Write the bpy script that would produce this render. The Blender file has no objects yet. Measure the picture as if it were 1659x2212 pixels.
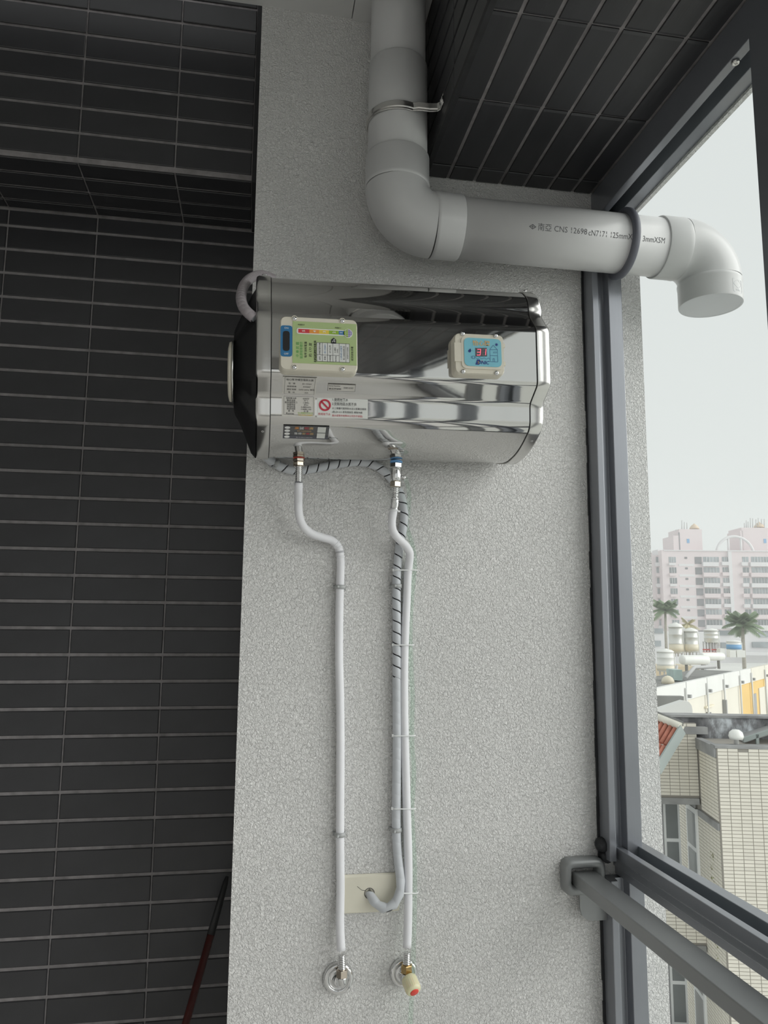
import bpy, bmesh, math, random
from mathutils import Vector, Matrix
random.seed(7)
sc = bpy.context.scene
COL = sc.collection
PI = math.pi

# ------------------------------------------------------------------ camera
D = 1.72                      # camera to white wall (wall front is y = 0)
CZ = 1.65                     # eye height above balcony floor
YAW, PITCH, ROLL, FPX = 0.16882, 0.14092, 0.00871, 1633.99
cy_, sy_, cp_, sp_ = math.cos(YAW), math.sin(YAW), math.cos(PITCH), math.sin(PITCH)
FF = Vector((sy_*cp_, cy_*cp_, sp_)); R0 = Vector((cy_, -sy_, 0)); U0 = R0.cross(FF)
RR = math.cos(ROLL)*R0 + math.sin(ROLL)*U0
UU = -math.sin(ROLL)*R0 + math.cos(ROLL)*U0
CAM = Vector((0, -D, CZ))
cd = bpy.data.cameras.new('camera'); co = bpy.data.objects.new('camera', cd); COL.objects.link(co)
cd.sensor_fit = 'HORIZONTAL'; cd.sensor_width = 36.0; cd.lens = 36.0*FPX/1659.0
cd.clip_start = 0.02; cd.clip_end = 2000
M = Matrix((( RR.x, UU.x, -FF.x, CAM.x), (RR.y, UU.y, -FF.y, CAM.y), (RR.z, UU.z, -FF.z, CAM.z), (0, 0, 0, 1)))
co.matrix_world = M
sc.camera = co

# ------------------------------------------------------------------ sky, sun, exposure
SKY = 0.82
SUN = 2.95
EXPO = 0.0
w = bpy.data.worlds.new('overcast'); sc.world = w; w.use_nodes = True
bg_ = w.node_tree.nodes['Background']
bg_.inputs[0].default_value = (0.955, 0.98, 0.97, 1); bg_.inputs[1].default_value = SKY
sd = bpy.data.lights.new('veiled_sun', 'SUN'); sd.energy = SUN; sd.angle = math.radians(70); sd.color = (1.0, 0.98, 0.95)
so = bpy.data.objects.new('veiled_sun', sd); COL.objects.link(so)
so.rotation_euler = Vector((-0.88, 0.42, -0.30)).to_track_quat('-Z', 'Y').to_euler()
so.location = (30, -20, 40)
sc.cycles.volume_bounces = 3
vs = sc.view_settings
vs.view_transform = 'Standard'; vs.look = 'None'; vs.gamma = 1.0; vs.exposure = EXPO; vs.use_curve_mapping = False

# ------------------------------------------------------------------ pixel helpers (photo frame 1659 x 2212)
def ray(px, py): return FF + RR*((px-829.5)/FPX) - UU*((py-1106.0)/FPX)
def atY(px, py, y):            # point of that sight line on the plane at camera distance y (m) parallel to the white wall
    d = ray(px, py); return CAM + d*(y/d.y)
FH = Vector((sy_, cy_, 0)); UH = Vector((cy_, -sy_, 0))
def bgp(px, py, w):
    d = ray(px, py); return CAM + d*(w/d.dot(FH))

# ------------------------------------------------------------------ materials
def mat(name, col, rough=0.5, metal=0.0, spec=0.5, **k):
    m = bpy.data.materials.new(name); m.use_nodes = True
    nt = m.node_tree; b = nt.nodes['Principled BSDF']
    b.inputs['Base Color'].default_value = (*col, 1); b.inputs['Roughness'].default_value = rough
    b.inputs['Metallic'].default_value = metal; b.inputs['Specular IOR Level'].default_value = spec
    N, L = nt.nodes.new, nt.links.new
    tc = None
    def coord():
        nonlocal tc
        if tc is None: tc = N('ShaderNodeTexCoord')
        return tc.outputs['Object']
    var = k.get('var', 0.0)
    if var or k.get('rnd', 0.0):
        # grain: noise (var) and a per-object shade (rnd)
        n = N('ShaderNodeTexNoise'); n.inputs['Scale'].default_value = k.get('vscale', 8.0); n.inputs['Detail'].default_value = 4
        L(coord(), n.inputs['Vector'])
        mr = N('ShaderNodeMapRange'); L(n.outputs['Fac'], mr.inputs[0])
        mr.inputs[1].default_value = 0.25; mr.inputs[2].default_value = 0.75
        mr.inputs[3].default_value = 1-var; mr.inputs[4].default_value = 1+var
        out = mr.outputs[0]
        if k.get('rnd', 0.0):
            oi = N('ShaderNodeObjectInfo'); m2 = N('ShaderNodeMapRange'); L(oi.outputs['Random'], m2.inputs[0])
            m2.inputs[3].default_value = 1-k['rnd']; m2.inputs[4].default_value = 1+k['rnd']
            mu = N('ShaderNodeMath'); mu.operation = 'MULTIPLY'; L(out, mu.inputs[0]); L(m2.outputs[0], mu.inputs[1]); out = mu.outputs[0]
        vm = N('ShaderNodeVectorMath'); vm.operation = 'SCALE'; vm.inputs[0].default_value = col; L(out, vm.inputs['Scale'])
        L(vm.outputs[0], b.inputs['Base Color'])
    if k.get('bump'):
        s, d = k['bump']
        n = N('ShaderNodeTexNoise'); n.inputs['Scale'].default_value = s; n.inputs['Detail'].default_value = 3; n.inputs['Roughness'].default_value = 0.55
        n.inputs['Distortion'].default_value = k.get('dist', 0.0)
        L(coord(), n.inputs['Vector'])
        bp = N('ShaderNodeBump'); bp.inputs['Strength'].default_value = k.get('bstr', 0.6); bp.inputs['Distance'].default_value = d
        L(n.outputs['Fac'], bp.inputs['Height']); L(bp.outputs[0], b.inputs['Normal'])
    if 'emit' in k:
        b.inputs['Emission Color'].default_value = (*k['emit'][:3], 1); b.inputs['Emission Strength'].default_value = k['emit'][3]
    if 'trans' in k: b.inputs['Transmission Weight'].default_value = k['trans']
    if 'alpha' in k: b.inputs['Alpha'].default_value = k['alpha']
    if 'sss' in k: b.inputs['Subsurface Weight'].default_value = k['sss']; b.inputs['Subsurface Scale'].default_value = 0.01
    return m

def glass_mat(name, col, gloss):
    m = bpy.data.materials.new(name); m.use_nodes = True; nt = m.node_tree
    for n in list(nt.nodes):
        if n.type != 'OUTPUT_MATERIAL': nt.nodes.remove(n)
    o = [n for n in nt.nodes if n.type == 'OUTPUT_MATERIAL'][0]
    t = nt.nodes.new('ShaderNodeBsdfTransparent'); t.inputs[0].default_value = (*col, 1)
    g = nt.nodes.new('ShaderNodeBsdfGlossy'); g.inputs['Roughness'].default_value = 0.02
    lw = nt.nodes.new('ShaderNodeLayerWeight'); lw.inputs['Blend'].default_value = 0.5
    pw = nt.nodes.new('ShaderNodeMath'); pw.operation = 'POWER'; nt.links.new(lw.outputs['Facing'], pw.inputs[0]); pw.inputs[1].default_value = 4.0
    f = nt.nodes.new('ShaderNodeMath'); f.operation = 'MULTIPLY'; nt.links.new(pw.outputs[0], f.inputs[0]); f.inputs[1].default_value = gloss
    mx = nt.nodes.new('ShaderNodeMixShader')
    nt.links.new(f.outputs[0], mx.inputs[0]); nt.links.new(t.outputs[0], mx.inputs[1]); nt.links.new(g.outputs[0], mx.inputs[2]); nt.links.new(mx.outputs[0], o.inputs[0])
    return m

MT = {}
MT['stucco'] = mat('white_stucco', (0.84, 0.832, 0.82), 0.85, spec=0.2, var=0.03, vscale=3, bump=(175, 0.0085), bstr=1.0, dist=1.2)
MT['ceil'] = mat('ceiling_paint', (0.62, 0.62, 0.61), 0.8, var=0.03, vscale=2)
MT['tile'] = mat('charcoal_tile', (0.031, 0.031, 0.0345), 0.40, spec=0.55, var=0.12, vscale=14, rnd=0.12, bump=(60, 0.0006), bstr=0.3)
MT['mortar'] = mat('grey_mortar', (0.27, 0.255, 0.258), 0.95, spec=0.1, var=0.25, vscale=40, bump=(120, 0.002), bstr=0.6)
MT['mortar_dark'] = mat('black_trim', (0.02, 0.02, 0.022), 0.6, var=0.3, vscale=30)
MT['frame'] = mat('anodised_frame', (0.25, 0.26, 0.285), 0.24, metal=0.45, var=0.06, vscale=5)
MT['rail'] = mat('powder_coated_rail', (0.27, 0.278, 0.28), 0.38, metal=0.25, var=0.05, vscale=9)
MT['gasket'] = mat('black_sealant', (0.02, 0.021, 0.024), 0.6, bump=(90, 0.003), bstr=0.5)
MT['pvc'] = mat('grey_pvc', (0.57, 0.572, 0.572), 0.32, spec=0.5, var=0.04, vscale=7)
MT['pvc_in'] = mat('grey_pvc_bore', (0.56, 0.575, 0.595), 0.5, var=0.04, vscale=7)
MT['rubber'] = mat('dark_rubber', (0.12, 0.125, 0.15), 0.5, var=0.06, vscale=20)
MT['steel'] = mat('mirror_steel', (0.60, 0.592, 0.575), 0.045, metal=1.0, bump=(9, 0.0009), bstr=0.12)
MT['steel2'] = mat('film_covered_steel', (0.64, 0.63, 0.61), 0.20, metal=1.0, bump=(25, 0.001), bstr=0.15)
MT['chrome'] = mat('chrome', (0.72, 0.72, 0.72), 0.1, metal=1.0)
MT['brass'] = mat('nickel_brass', (0.62, 0.55, 0.47), 0.2, metal=1.0)
MT['gold'] = mat('yellow_brass', (0.62, 0.45, 0.22), 0.22, metal=1.0)
MT['white_sleeve'] = mat('white_insulation', (0.80, 0.80, 0.83), 0.55, var=0.02, vscale=20)
MT['grey_wrap'] = mat('grey_spiral_wrap', (0.56, 0.58, 0.61), 0.4, var=0.04, vscale=25)
MT['cable_core'] = mat('dark_cable', (0.05, 0.05, 0.055), 0.5)
MT['cable_grey'] = mat('grey_cable', (0.42, 0.44, 0.47), 0.45)
MT['pinkwrap'] = mat('grey_pinkish_wrap', (0.42, 0.38, 0.40), 0.35, var=0.08, vscale=20)
MT['clip'] = mat('grey_plastic_clip', (0.42, 0.43, 0.43), 0.4)
MT['tie'] = mat('white_nylon', (0.82, 0.83, 0.83), 0.4, spec=0.5)
MT['cream'] = mat('cream_plastic', (0.70, 0.66, 0.56), 0.4, var=0.02, vscale=10)
MT['plate'] = mat('ivory_plate', (0.73, 0.70, 0.59), 0.5, var=0.04, vscale=9)
MT['knob'] = mat('translucent_knob', (0.80, 0.76, 0.52), 0.3, sss=0.4)
MT['red'] = mat('red_plastic', (0.78, 0.07, 0.05), 0.4)
MT['greentube'] = glass_mat('clear_green_tube', (0.93, 0.975, 0.945), 0.25)
MT['blackplastic'] = mat('black_plastic', (0.012, 0.012, 0.013), 0.5)
MT['pole'] = mat('maroon_pole', (0.09, 0.022, 0.02), 0.25, spec=0.6, var=0.2, vscale=30)
MT['glass'] = glass_mat('window_glass', (0.97, 0.985, 0.98), 0.1)
MT['floor'] = mat('floor_tile', (0.74, 0.73, 0.70), 0.5, var=0.05, vscale=3)
MT['ink'] = mat('black_ink', (0.02, 0.02, 0.025), 0.6)
MT['pipeink'] = mat('pipe_print', (0.10, 0.10, 0.105), 0.6)
def flat(name, c, r=0.45): 
    MT[name] = mat('print_'+name, c, r); return MT[name]
flat('blue', (0.03, 0.17, 0.36)); flat('navy', (0.02, 0.04, 0.22)); flat('labelgreen', (0.42, 0.53, 0.25)); flat('skyblue', (0.20, 0.52, 0.63))
flat('p_red', (0.62, 0.05, 0.06)); flat('p_orange', (0.80, 0.32, 0.06)); flat('p_yellow', (0.78, 0.58, 0.08)); flat('p_green', (0.28, 0.45, 0.05)); flat('p_blue', (0.06, 0.20, 0.42))
flat('p_purple', (0.30, 0.25, 0.50)); flat('white', (0.82, 0.82, 0.80)); flat('paper', (0.70, 0.71, 0.68)); flat('tgreen', (0.10, 0.38, 0.10)); flat('tan', (0.70, 0.45, 0.18))
flat('film', (0.62, 0.60, 0.56)); flat('stickergrey', (0.10, 0.10, 0.105)); flat('crimson', (0.50, 0.03, 0.06)); flat('dispgrey', (0.09, 0.09, 0.11)); flat('segoff', (0.22, 0.22, 0.22)); flat('bluegasket', (0.15, 0.35, 0.65)); flat('redgasket', (0.5, 0.06, 0.04))
MT['led'] = mat('red_led', (0.9, 0.15, 0.2), 0.4, emit=(1.0, 0.12, 0.18, 1.3))
# outdoors
MT['btile'] = mat('cream_facade_tile', (0.76, 0.72, 0.64), 0.45, var=0.03, vscale=4, rnd=0.06)
MT['bjoint'] = mat('grey_facade_joint', (0.32, 0.30, 0.27), 0.9)
MT['bconc'] = mat('weathered_concrete', (0.30, 0.30, 0.30), 0.9, var=0.35, vscale=2.2)
MT['white_frame'] = mat('white_window_frame', (0.78, 0.79, 0.79), 0.5)
MT['dkglass'] = mat('dim_window_pane', (0.22, 0.235, 0.24), 0.15, var=0.15, vscale=1.5)
MT['louver'] = mat('grey_louver', (0.36, 0.36, 0.36), 0.5)
MT['rooftile'] = mat('red_roof_tile', (0.52, 0.20, 0.14), 0.7, var=0.3, vscale=3)
MT['ridge'] = mat('pale_ridge_mortar', (0.72, 0.70, 0.62), 0.8, var=0.1, vscale=4)
MT['fascia'] = mat('grey_green_fascia', (0.33, 0.37, 0.36), 0.6)
MT['pink'] = mat('pale_pink_tile', (0.74, 0.655, 0.67), 0.7, var=0.03, vscale=0.1)
MT['pinkpale'] = mat('pale_grey_render', (0.74, 0.73, 0.745), 0.7)
MT['aptwin'] = mat('apartment_window', (0.30, 0.33, 0.35), 0.3, rnd=0.35, var=0.25, vscale=0.5)
MT['aptdark'] = mat('apartment_opening', (0.22, 0.22, 0.24), 0.6, rnd=0.2, var=0.1, vscale=0.5)
MT['apttan'] = mat('tan_dome', (0.70, 0.56, 0.42), 0.7)
MT['aptgrey'] = mat('grey_steel_mast', (0.55, 0.55, 0.55), 0.6)
MT['tank'] = mat('white_roof_tank', (0.83, 0.83, 0.80), 0.35, var=0.04, vscale=1)
MT['tanksteel'] = mat('brushed_tank_steel', (0.70, 0.70, 0.67), 0.4, metal=0.5, var=0.08, vscale=1)
MT['tankcream'] = mat('cream_tank', (0.78, 0.72, 0.58), 0.45)
MT['tankblue'] = mat('blue_band', (0.20, 0.40, 0.65), 0.5)
MT['palm'] = mat('palm_frond', (0.22, 0.29, 0.18), 0.6, rnd=0.25, var=0.2, vscale=0.6)
MT['drypalm'] = mat('dry_frond', (0.52, 0.47, 0.30), 0.7, rnd=0.2, var=0.2, vscale=0.6)
MT['trunk'] = mat('palm_trunk', (0.42, 0.39, 0.34), 0.8, var=0.2, vscale=2)
MT['pwhite'] = mat('white_render', (0.72, 0.72, 0.70), 0.8, var=0.04, vscale=0.5)
MT['pcream'] = mat('cream_render', (0.72, 0.69, 0.61), 0.8, var=0.03, vscale=0.5)
MT['pyellow'] = mat('yellow_render', (0.74, 0.52, 0.22), 0.8, var=0.05, vscale=0.5)
MT['ptan'] = mat('tan_render', (0.74, 0.64, 0.48), 0.8, var=0.05, vscale=0.3)
MT['darkclutter'] = mat('grey_rooftop', (0.25, 0.25, 0.24), 0.8, var=0.2, vscale=0.6)
MT['ground'] = mat('far_ground', (0.64, 0.64, 0.61), 0.9, var=0.2, vscale=0.02)

def stained():
    m = mat('black_stained_wall', (0.2, 0.2, 0.2), 0.9); nt = m.node_tree; b = nt.nodes['Principled BSDF']
    tc = nt.nodes.new('ShaderNodeTexCoord'); mp = nt.nodes.new('ShaderNodeMapping'); mp.inputs['Scale'].default_value = (1.6, 1.6, 0.9)
    n = nt.nodes.new('ShaderNodeTexNoise'); n.inputs['Scale'].default_value = 1.3; n.inputs['Detail'].default_value = 8; n.inputs['Roughness'].default_value = 0.65
    r = nt.nodes.new('ShaderNodeValToRGB'); e = r.color_ramp.elements
    e[0].position = 0.36; e[0].color = (0.10, 0.10, 0.105, 1); e[1].position = 0.66; e[1].color = (0.72, 0.76, 0.80, 1)
    x = e.new(0.52); x.color = (0.25, 0.25, 0.26, 1)
    nt.links.new(tc.outputs['Object'], mp.inputs[0]); nt.links.new(mp.outputs[0], n.inputs['Vector']); nt.links.new(n.outputs['Fac'], r.inputs[0]); nt.links.new(r.outputs[0], b.inputs['Base Color'])
    return m
MT['stained'] = stained()

# ------------------------------------------------------------------ mesh helpers
class MB:
    def __init__(s): s.v = []; s.f = []; s.sm = []
    def add(s, vs, fs, smooth=False):
        o = len(s.v); s.v += [tuple(v) for v in vs]; s.f += [tuple(i+o for i in f) for f in fs]; s.sm += [smooth]*len(fs); return s
    def box(s, a, b):
        x0, x1 = sorted((a[0], b[0])); y0, y1 = sorted((a[1], b[1])); z0, z1 = sorted((a[2], b[2]))
        return s.add([(x0,y0,z0),(x1,y0,z0),(x1,y1,z0),(x0,y1,z0),(x0,y0,z1),(x1,y0,z1),(x1,y1,z1),(x0,y1,z1)],
                     [(0,3,2,1),(4,5,6,7),(0,1,5,4),(1,2,6,5),(2,3,7,6),(3,0,4,7)])
    def cbox(s, a, b, c=0.004):
        # box with chamfered edges along every axis
        a = [min(p, q) for p, q in zip(a, b)]; b_ = [max(p, q) for p, q in zip(a, b)]; b = b_ if False else [max(p, q) for p, q in zip(a, b)]
        return s.box(a, b)
    def obox(s, o, ux, uy, uz):
        o, ux, uy, uz = map(Vector, (o, ux, uy, uz))
        return s.add([o, o+ux, o+ux+uy, o+uy, o+uz, o+ux+uz, o+ux+uy+uz, o+uy+uz],
                     [(0,3,2,1),(4,5,6,7),(0,1,5,4),(1,2,6,5),(2,3,7,6),(3,0,4,7)])
    def prism(s, poly, o, ux, uy, uz, smooth=False):
        # poly: list of 2-D points; extruded along uz
        o, ux, uy, uz = map(Vector, (o, ux, uy, uz)); n = len(poly)
        vs = [o+ux*p[0]+uy*p[1] for p in poly] + [o+ux*p[0]+uy*p[1]+uz for p in poly]
        s.add(vs, [(i, (i+1) % n, n+(i+1) % n, n+i) for i in range(n)], smooth)
        o2 = len(s.v)-2*n
        s.f += [tuple(o2+i for i in range(n-1, -1, -1)), tuple(o2+n+i for i in range(n))]; s.sm += [False, False]
        return s
    def lathe(s, prof, o, ax, n=32, smooth=True, ref=None):
        # prof: (r, h) pairs, revolved about axis ax from origin o
        o, ax = Vector(o), Vector(ax).normalized()
        t = Vector(ref) if ref else (Vector((0,0,1)) if abs(ax.z) < .9 else Vector((1,0,0)))
        e1 = (t-ax*t.dot(ax)).normalized(); e2 = ax.cross(e1); vs = []; fs = []
        for r, h in prof:
            for i in range(n):
                a = 2*PI*i/n; vs.append(o+ax*h+(e1*math.cos(a)+e2*math.sin(a))*r)
        m = len(prof)
        for j in range(m-1):
            for i in range(n): fs.append((j*n+i, j*n+(i+1) % n, (j+1)*n+(i+1) % n, (j+1)*n+i))
        s.add(vs, fs, smooth)
        o2 = len(s.v)-m*n
        if prof[0][0] > 1e-5: s.f.append(tuple(o2+i for i in range(n-1, -1, -1))); s.sm.append(False)
        if prof[-1][0] > 1e-5: s.f.append(tuple(o2+(m-1)*n+i for i in range(n))); s.sm.append(False)
        return s
    def tube(s, pts, r, n=16, smooth=True, caps=True):
        pts = [Vector(p) for p in pts]; m = len(pts); rs = r if isinstance(r, (list, tuple)) else [r]*m
        fr = frames(pts); vs = []; fs = []
        for p, (t, a, b), rad in zip(pts, fr, rs):
            for i in range(n):
                an = 2*PI*i/n; vs.append(p+(a*math.cos(an)+b*math.sin(an))*rad)
        for j in range(m-1):
            for i in range(n): fs.append((j*n+i, j*n+(i+1) % n, (j+1)*n+(i+1) % n, (j+1)*n+i))
        s.add(vs, fs, smooth)
        if caps:
            o2 = len(s.v)-m*n
            s.f.append(tuple(o2+i for i in range(n-1, -1, -1))); s.sm.append(False)
            s.f.append(tuple(o2+(m-1)*n+i for i in range(n))); s.sm.append(False)
        return s
    def build(s, name, m, parent=None, sharp=None):
        me = bpy.data.meshes.new(name); me.from_pydata(s.v, [], s.f)
        me.polygons.foreach_set('use_smooth', s.sm)
        bm = bmesh.new(); bm.from_mesh(me); bmesh.ops.recalc_face_normals(bm, faces=bm.faces); bm.to_mesh(me); bm.free()
        if sharp is not None: me.set_sharp_from_angle(angle=math.radians(sharp))
        me.materials.append(MT[m] if isinstance(m, str) else m)
        o = bpy.data.objects.new(name, me); COL.objects.link(o); o.parent = parent
        return o

def frames(pts):
    m = len(pts); ts = []
    for i in range(m):
        d = pts[min(i+1, m-1)]-pts[max(i-1, 0)]; ts.append(d.normalized())
    a = Vector((0, 1, 0)); a = a-ts[0]*a.dot(ts[0])
    if a.length < .1: a = Vector((1, 0, 0)); a = a-ts[0]*a.dot(ts[0])
    a.normalize(); out = []
    for t in ts:
        a = a-t*a.dot(t); a.normalize(); out.append((t, a.copy(), t.cross(a)))
    return out
def spline(pts, step=0.008):
    pts = [Vector(p) for p in pts]; P = [2*pts[0]-pts[1]]+pts+[2*pts[-1]-pts[-2]]; out = []
    for i in range(1, len(P)-2):
        n = max(2, int((P[i+1]-P[i]).length/step))
        p0, p1, p2, p3 = P[i-1], P[i], P[i+1], P[i+2]
        # centripetal-like tangents limited by the segment length
        L = (p2-p1).length
        m1 = (p2-p0)*(L/max(1e-6, (p1-p0).length+L)); m2 = (p3-p1)*(L/max(1e-6, (p3-p2).length+L))
        for k in range(n):
            t = k/n; t2, t3 = t*t, t*t*t
            out.append(p1*(2*t3-3*t2+1)+m1*(t3-2*t2+t)+p2*(-2*t3+3*t2)+m2*(t3-t2))
    out.append(pts[-1]); return out
def resample(pts, step):
    L = [0]
    for a, b in zip(pts, pts[1:]): L.append(L[-1]+(b-a).length)
    n = max(2, int(L[-1]/step)); out = []; j = 0
    for k in range(n+1):
        s = L[-1]*k/n
        while j < len(L)-2 and L[j+1] < s: j += 1
        t = (s-L[j])/max(1e-9, L[j+1]-L[j]); out.append(pts[j].lerp(pts[j+1], t))
    return out
def rpoly(poly, rad, n=4):
    # closed polygon with rounded corners; rad a number or list
    out = []; m = len(poly)
    for i in range(m):
        p = Vector(poly[i]); a = Vector(poly[i-1]); b = Vector(poly[(i+1) % m]); r = rad[i] if isinstance(rad, (list, tuple)) else rad
        da, db = (a-p), (b-p); la, lb = da.length, db.length
        if r <= 0: out.append((p.x, p.y)); continue
        t = min(r, la*.48, lb*.48); pa = p+da*(t/la); pb = p+db*(t/lb)
        for k in range(n+1):
            u = k/n; q = pa*(1-u)**2+p*2*u*(1-u)+pb*u*u; out.append((q.x, q.y))
    return out
def rrect(w, h, r, n=5):
    return rpoly([(-w/2,-h/2),(w/2,-h/2),(w/2,h/2),(-w/2,h/2)], r, n)
def empty(name, loc=(0,0,0)):
    o = bpy.data.objects.new(name, None); COL.objects.link(o); o.location = loc; o.empty_display_size = 0.05
    return o
def tag(o, label=None, cat=None, group=None, kind=None):
    if label: o['label'] = label
    if cat: o['category'] = cat
    if group: o['group'] = group
    if kind: o['kind'] = kind
    return o
def thing(name, label, cat, group=None, loc=(0,0,0)):
    return tag(empty(name, loc), label, cat, group)
def struct(o, label): return tag(o, label, None, None, 'structure')
def inst(src, name, parent, loc=None, rot=None, scale=None):
    o = src.copy(); o.name = name; COL.objects.link(o); o.parent = parent
    if loc is not None: o.location = loc
    if rot is not None: o.rotation_euler = rot
    if scale is not None: o.scale = scale
    return o
def text(s, size, m, parent, o, ux, uy, name='lettering', align='CENTER', space=1.0, wrap=None, bold=0.0, sx=1.0, fit=None):
    cu = bpy.data.curves.new('t', 'FONT'); cu.body = s; cu.size = size; cu.align_x = align; cu.align_y = 'CENTER'
    cu.resolution_u = 2; cu.space_character = space; cu.offset = bold
    ob = bpy.data.objects.new('t', cu); COL.objects.link(ob)
    bpy.context.view_layer.update()
    dg = bpy.context.evaluated_depsgraph_get(); me = bpy.data.meshes.new_from_object(ob.evaluated_get(dg))
    bpy.data.objects.remove(ob); bpy.data.curves.remove(cu)
    o, ux, uy = Vector(o), Vector(ux), Vector(uy)
    if fit: sx = fit/max(v.co.x for v in me.vertices)
    for v in me.vertices:
        x, y = v.co.x*sx, v.co.y
        v.co = wrap(x, y) if wrap else o+ux*x+uy*y
    me.materials.clear(); me.materials.append(MT[m]); me.name = name
    r = bpy.data.objects.new(name, me); COL.objects.link(r); r.parent = parent
    return r
X, Y, Z = Vector((1,0,0)), Vector((0,1,0)), Vector((0,0,1))

# ================================================================== the setting
def W(x, yc, z): return Vector((x, yc-D, z+CZ))       # camera-relative metres to world

XL, YB, ZC = -1.75, -5.0, CZ+1.512                      # left end, rear end, ceiling height
wb = MB().box((-0.026, 0, 0), (0.961, 0.62, 3.45)).build('wall_back', 'stucco')
struct(wb, 'white rough stucco pier wall carrying the water heater')

# one glazed tile, shared by every tiled surface (local x length, local y height, local z out of the wall)
PU, PV = 0.2394, 0.0700
TW, TH, TT = 0.2352, 0.0612, 0.0042
def tile_mesh(w, h, t, c=0.0016, name='tile', m='tile'):
    b = MB(); a, q = w/2, h/2
    b.add([(-a,-q,0),(a,-q,0),(a,q,0),(-a,q,0),(-a,-q,t-c),(a,-q,t-c),(a,q,t-c),(-a,q,t-c),(-a+c,-q+c,t),(a-c,-q+c,t),(a-c,q-c,t),(-a+c,q-c,t)],
          [(0,1,5,4),(1,2,6,5),(2,3,7,6),(3,0,4,7),(4,5,9,8),(5,6,10,9),(6,7,11,10),(7,4,8,11),(8,9,10,11)])
    o = b.build(name, m); me = o.data; bpy.data.objects.remove(o); return me
TILE = tile_mesh(TW, TH, TT)
def put_tile(parent, me, o, ux, uy, su=1.0, sv=1.0, name='tile'):
    ob = bpy.data.objects.new(name, me); COL.objects.link(ob)
    ux, uy = Vector(ux), Vector(uy); n = ux.cross(uy)
    j = random.uniform(-.0006, .0006)
    o = Vector(o)+n*j
    ob.matrix_world = Matrix(((ux.x*su, uy.x*sv, n.x, o.x), (ux.y*su, uy.y*sv, n.y, o.y), (ux.z*su, uy.z*sv, n.z, o.z), (0,0,0,1)))
    ob.parent = parent
    return ob
def tiles(parent, o, ux, uy, us, vs, jw=PU-TW, jh=PV-TH, joined=False):
    # us, vs: joint positions along ux and uy from o (the mortar plane); tiles fill the gaps
    o, ux, uy = Vector(o), Vector(ux), Vector(uy); mb = MB(); n = ux.cross(uy)
    for u0, u1 in zip(us, us[1:]):
        for v0, v1 in zip(vs, vs[1:]):
            w_, h_ = (u1-u0)-jw, (v1-v0)-jh
            if w_ < .008 or h_ < .008: continue
            c = o+ux*((u0+u1)/2)+uy*((v0+v1)/2)
            if joined: mb.obox(c-ux*w_/2-uy*h_/2, ux*w_, uy*h_, n*TT)
            else: put_tile(parent, TILE, c, ux, uy, w_/TW, h_/TH)
    if joined: return tag(mb.build('tile_field', 'tile', parent), kind='stuff')
def rng(a, b, first, step):
    # joint positions from a to b that pass through `first`
    k = math.ceil((a-first)/step); out = [a]
    while first+k*step < b-1e-6:
        if first+k*step > a+1e-6: out.append(first+k*step)
        k += 1
    return out+[b]

# recessed tile wall on the left
YR = 2.147-D
wl = MB().box((XL, YR+TT, 0), (-0.027, YR+0.2, 3.45)).build('wall_left', 'mortar')
struct(wl, 'recessed wall of stacked charcoal tiles left of the white pier')
zs = rng(0.30, CZ+1.14, CZ-0.0303, PV)
xj = [-0.2372+PU*k for k in range(-4, 1)]
tiles(wl, (0, YR+TT, 0), X, Z, [x for x in xj]+[-0.030], zs)
tiles(wl, (0, YR+TT, 0), X, Z, rng(XL+.01, xj[0], xj[0], PU), rng(0.01, CZ+1.14, CZ-0.0303, PV), joined=True)
tiles(wl, (0, YR+TT, 0), X, Z, [x for x in xj]+[-0.030], rng(0.01, 0.30, CZ-0.0303, PV), joined=True)
# beam across the top left
YBm, ZBm = 1.885-D, CZ+1.140
bl = MB().box((XL, YBm+TT, ZBm+TT), (-0.034, YR+TT-.001, 3.45)).build('ceiling_beam', 'mortar')
struct(bl, 'charcoal tiled beam across the upper left above the recess')
tiles(bl, (0, YBm+TT, 0), X, Z, [x for x in xj]+[-0.040], rng(ZBm+.012, 3.44, CZ+0.6495*1.885, PV))
tiles(bl, (0, 0, ZBm+TT), X, -Y, [x for x in xj]+[-0.040], [-(YR-.004), -(YBm+.21), -(YBm+.14), -(YBm+.07), -(YBm+.002)])
tiles(bl, (0, YBm+TT, 0), X, Z, rng(XL+.01, xj[0], xj[0], PU), rng(ZBm+.012, 3.44, CZ+0.6495*1.885, PV), joined=True)
tr = MB().box((-0.040, YBm-.002, ZBm-.004), (-0.0275, YR-.001, 3.45)).build('trim_1', 'mortar_dark')
struct(tr, 'black corner trim closing the end of the tiled beam')

# ceiling
cl = MB().box((XL, YB, ZC), (0.198, 0.0, ZC+.15)).build('ceiling', 'ceil')
struct(cl, 'grey painted ceiling above the white pier')
pn = MB().box((0.200, YB, ZC-.004), (0.386, 0.0, ZC+.15)).build('ceiling_panel', 'ceil', cl)
cs = MB().box((XL, -0.02, 3.45), (0.961, 0.7, 3.6)).build('ceiling_slab', 'ceil', cl)
fl = MB().box((XL, YB, -0.12), (0.93, 0.43, 0.0)).build('floor', 'floor'); struct(fl, 'light grey balcony floor')

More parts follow.
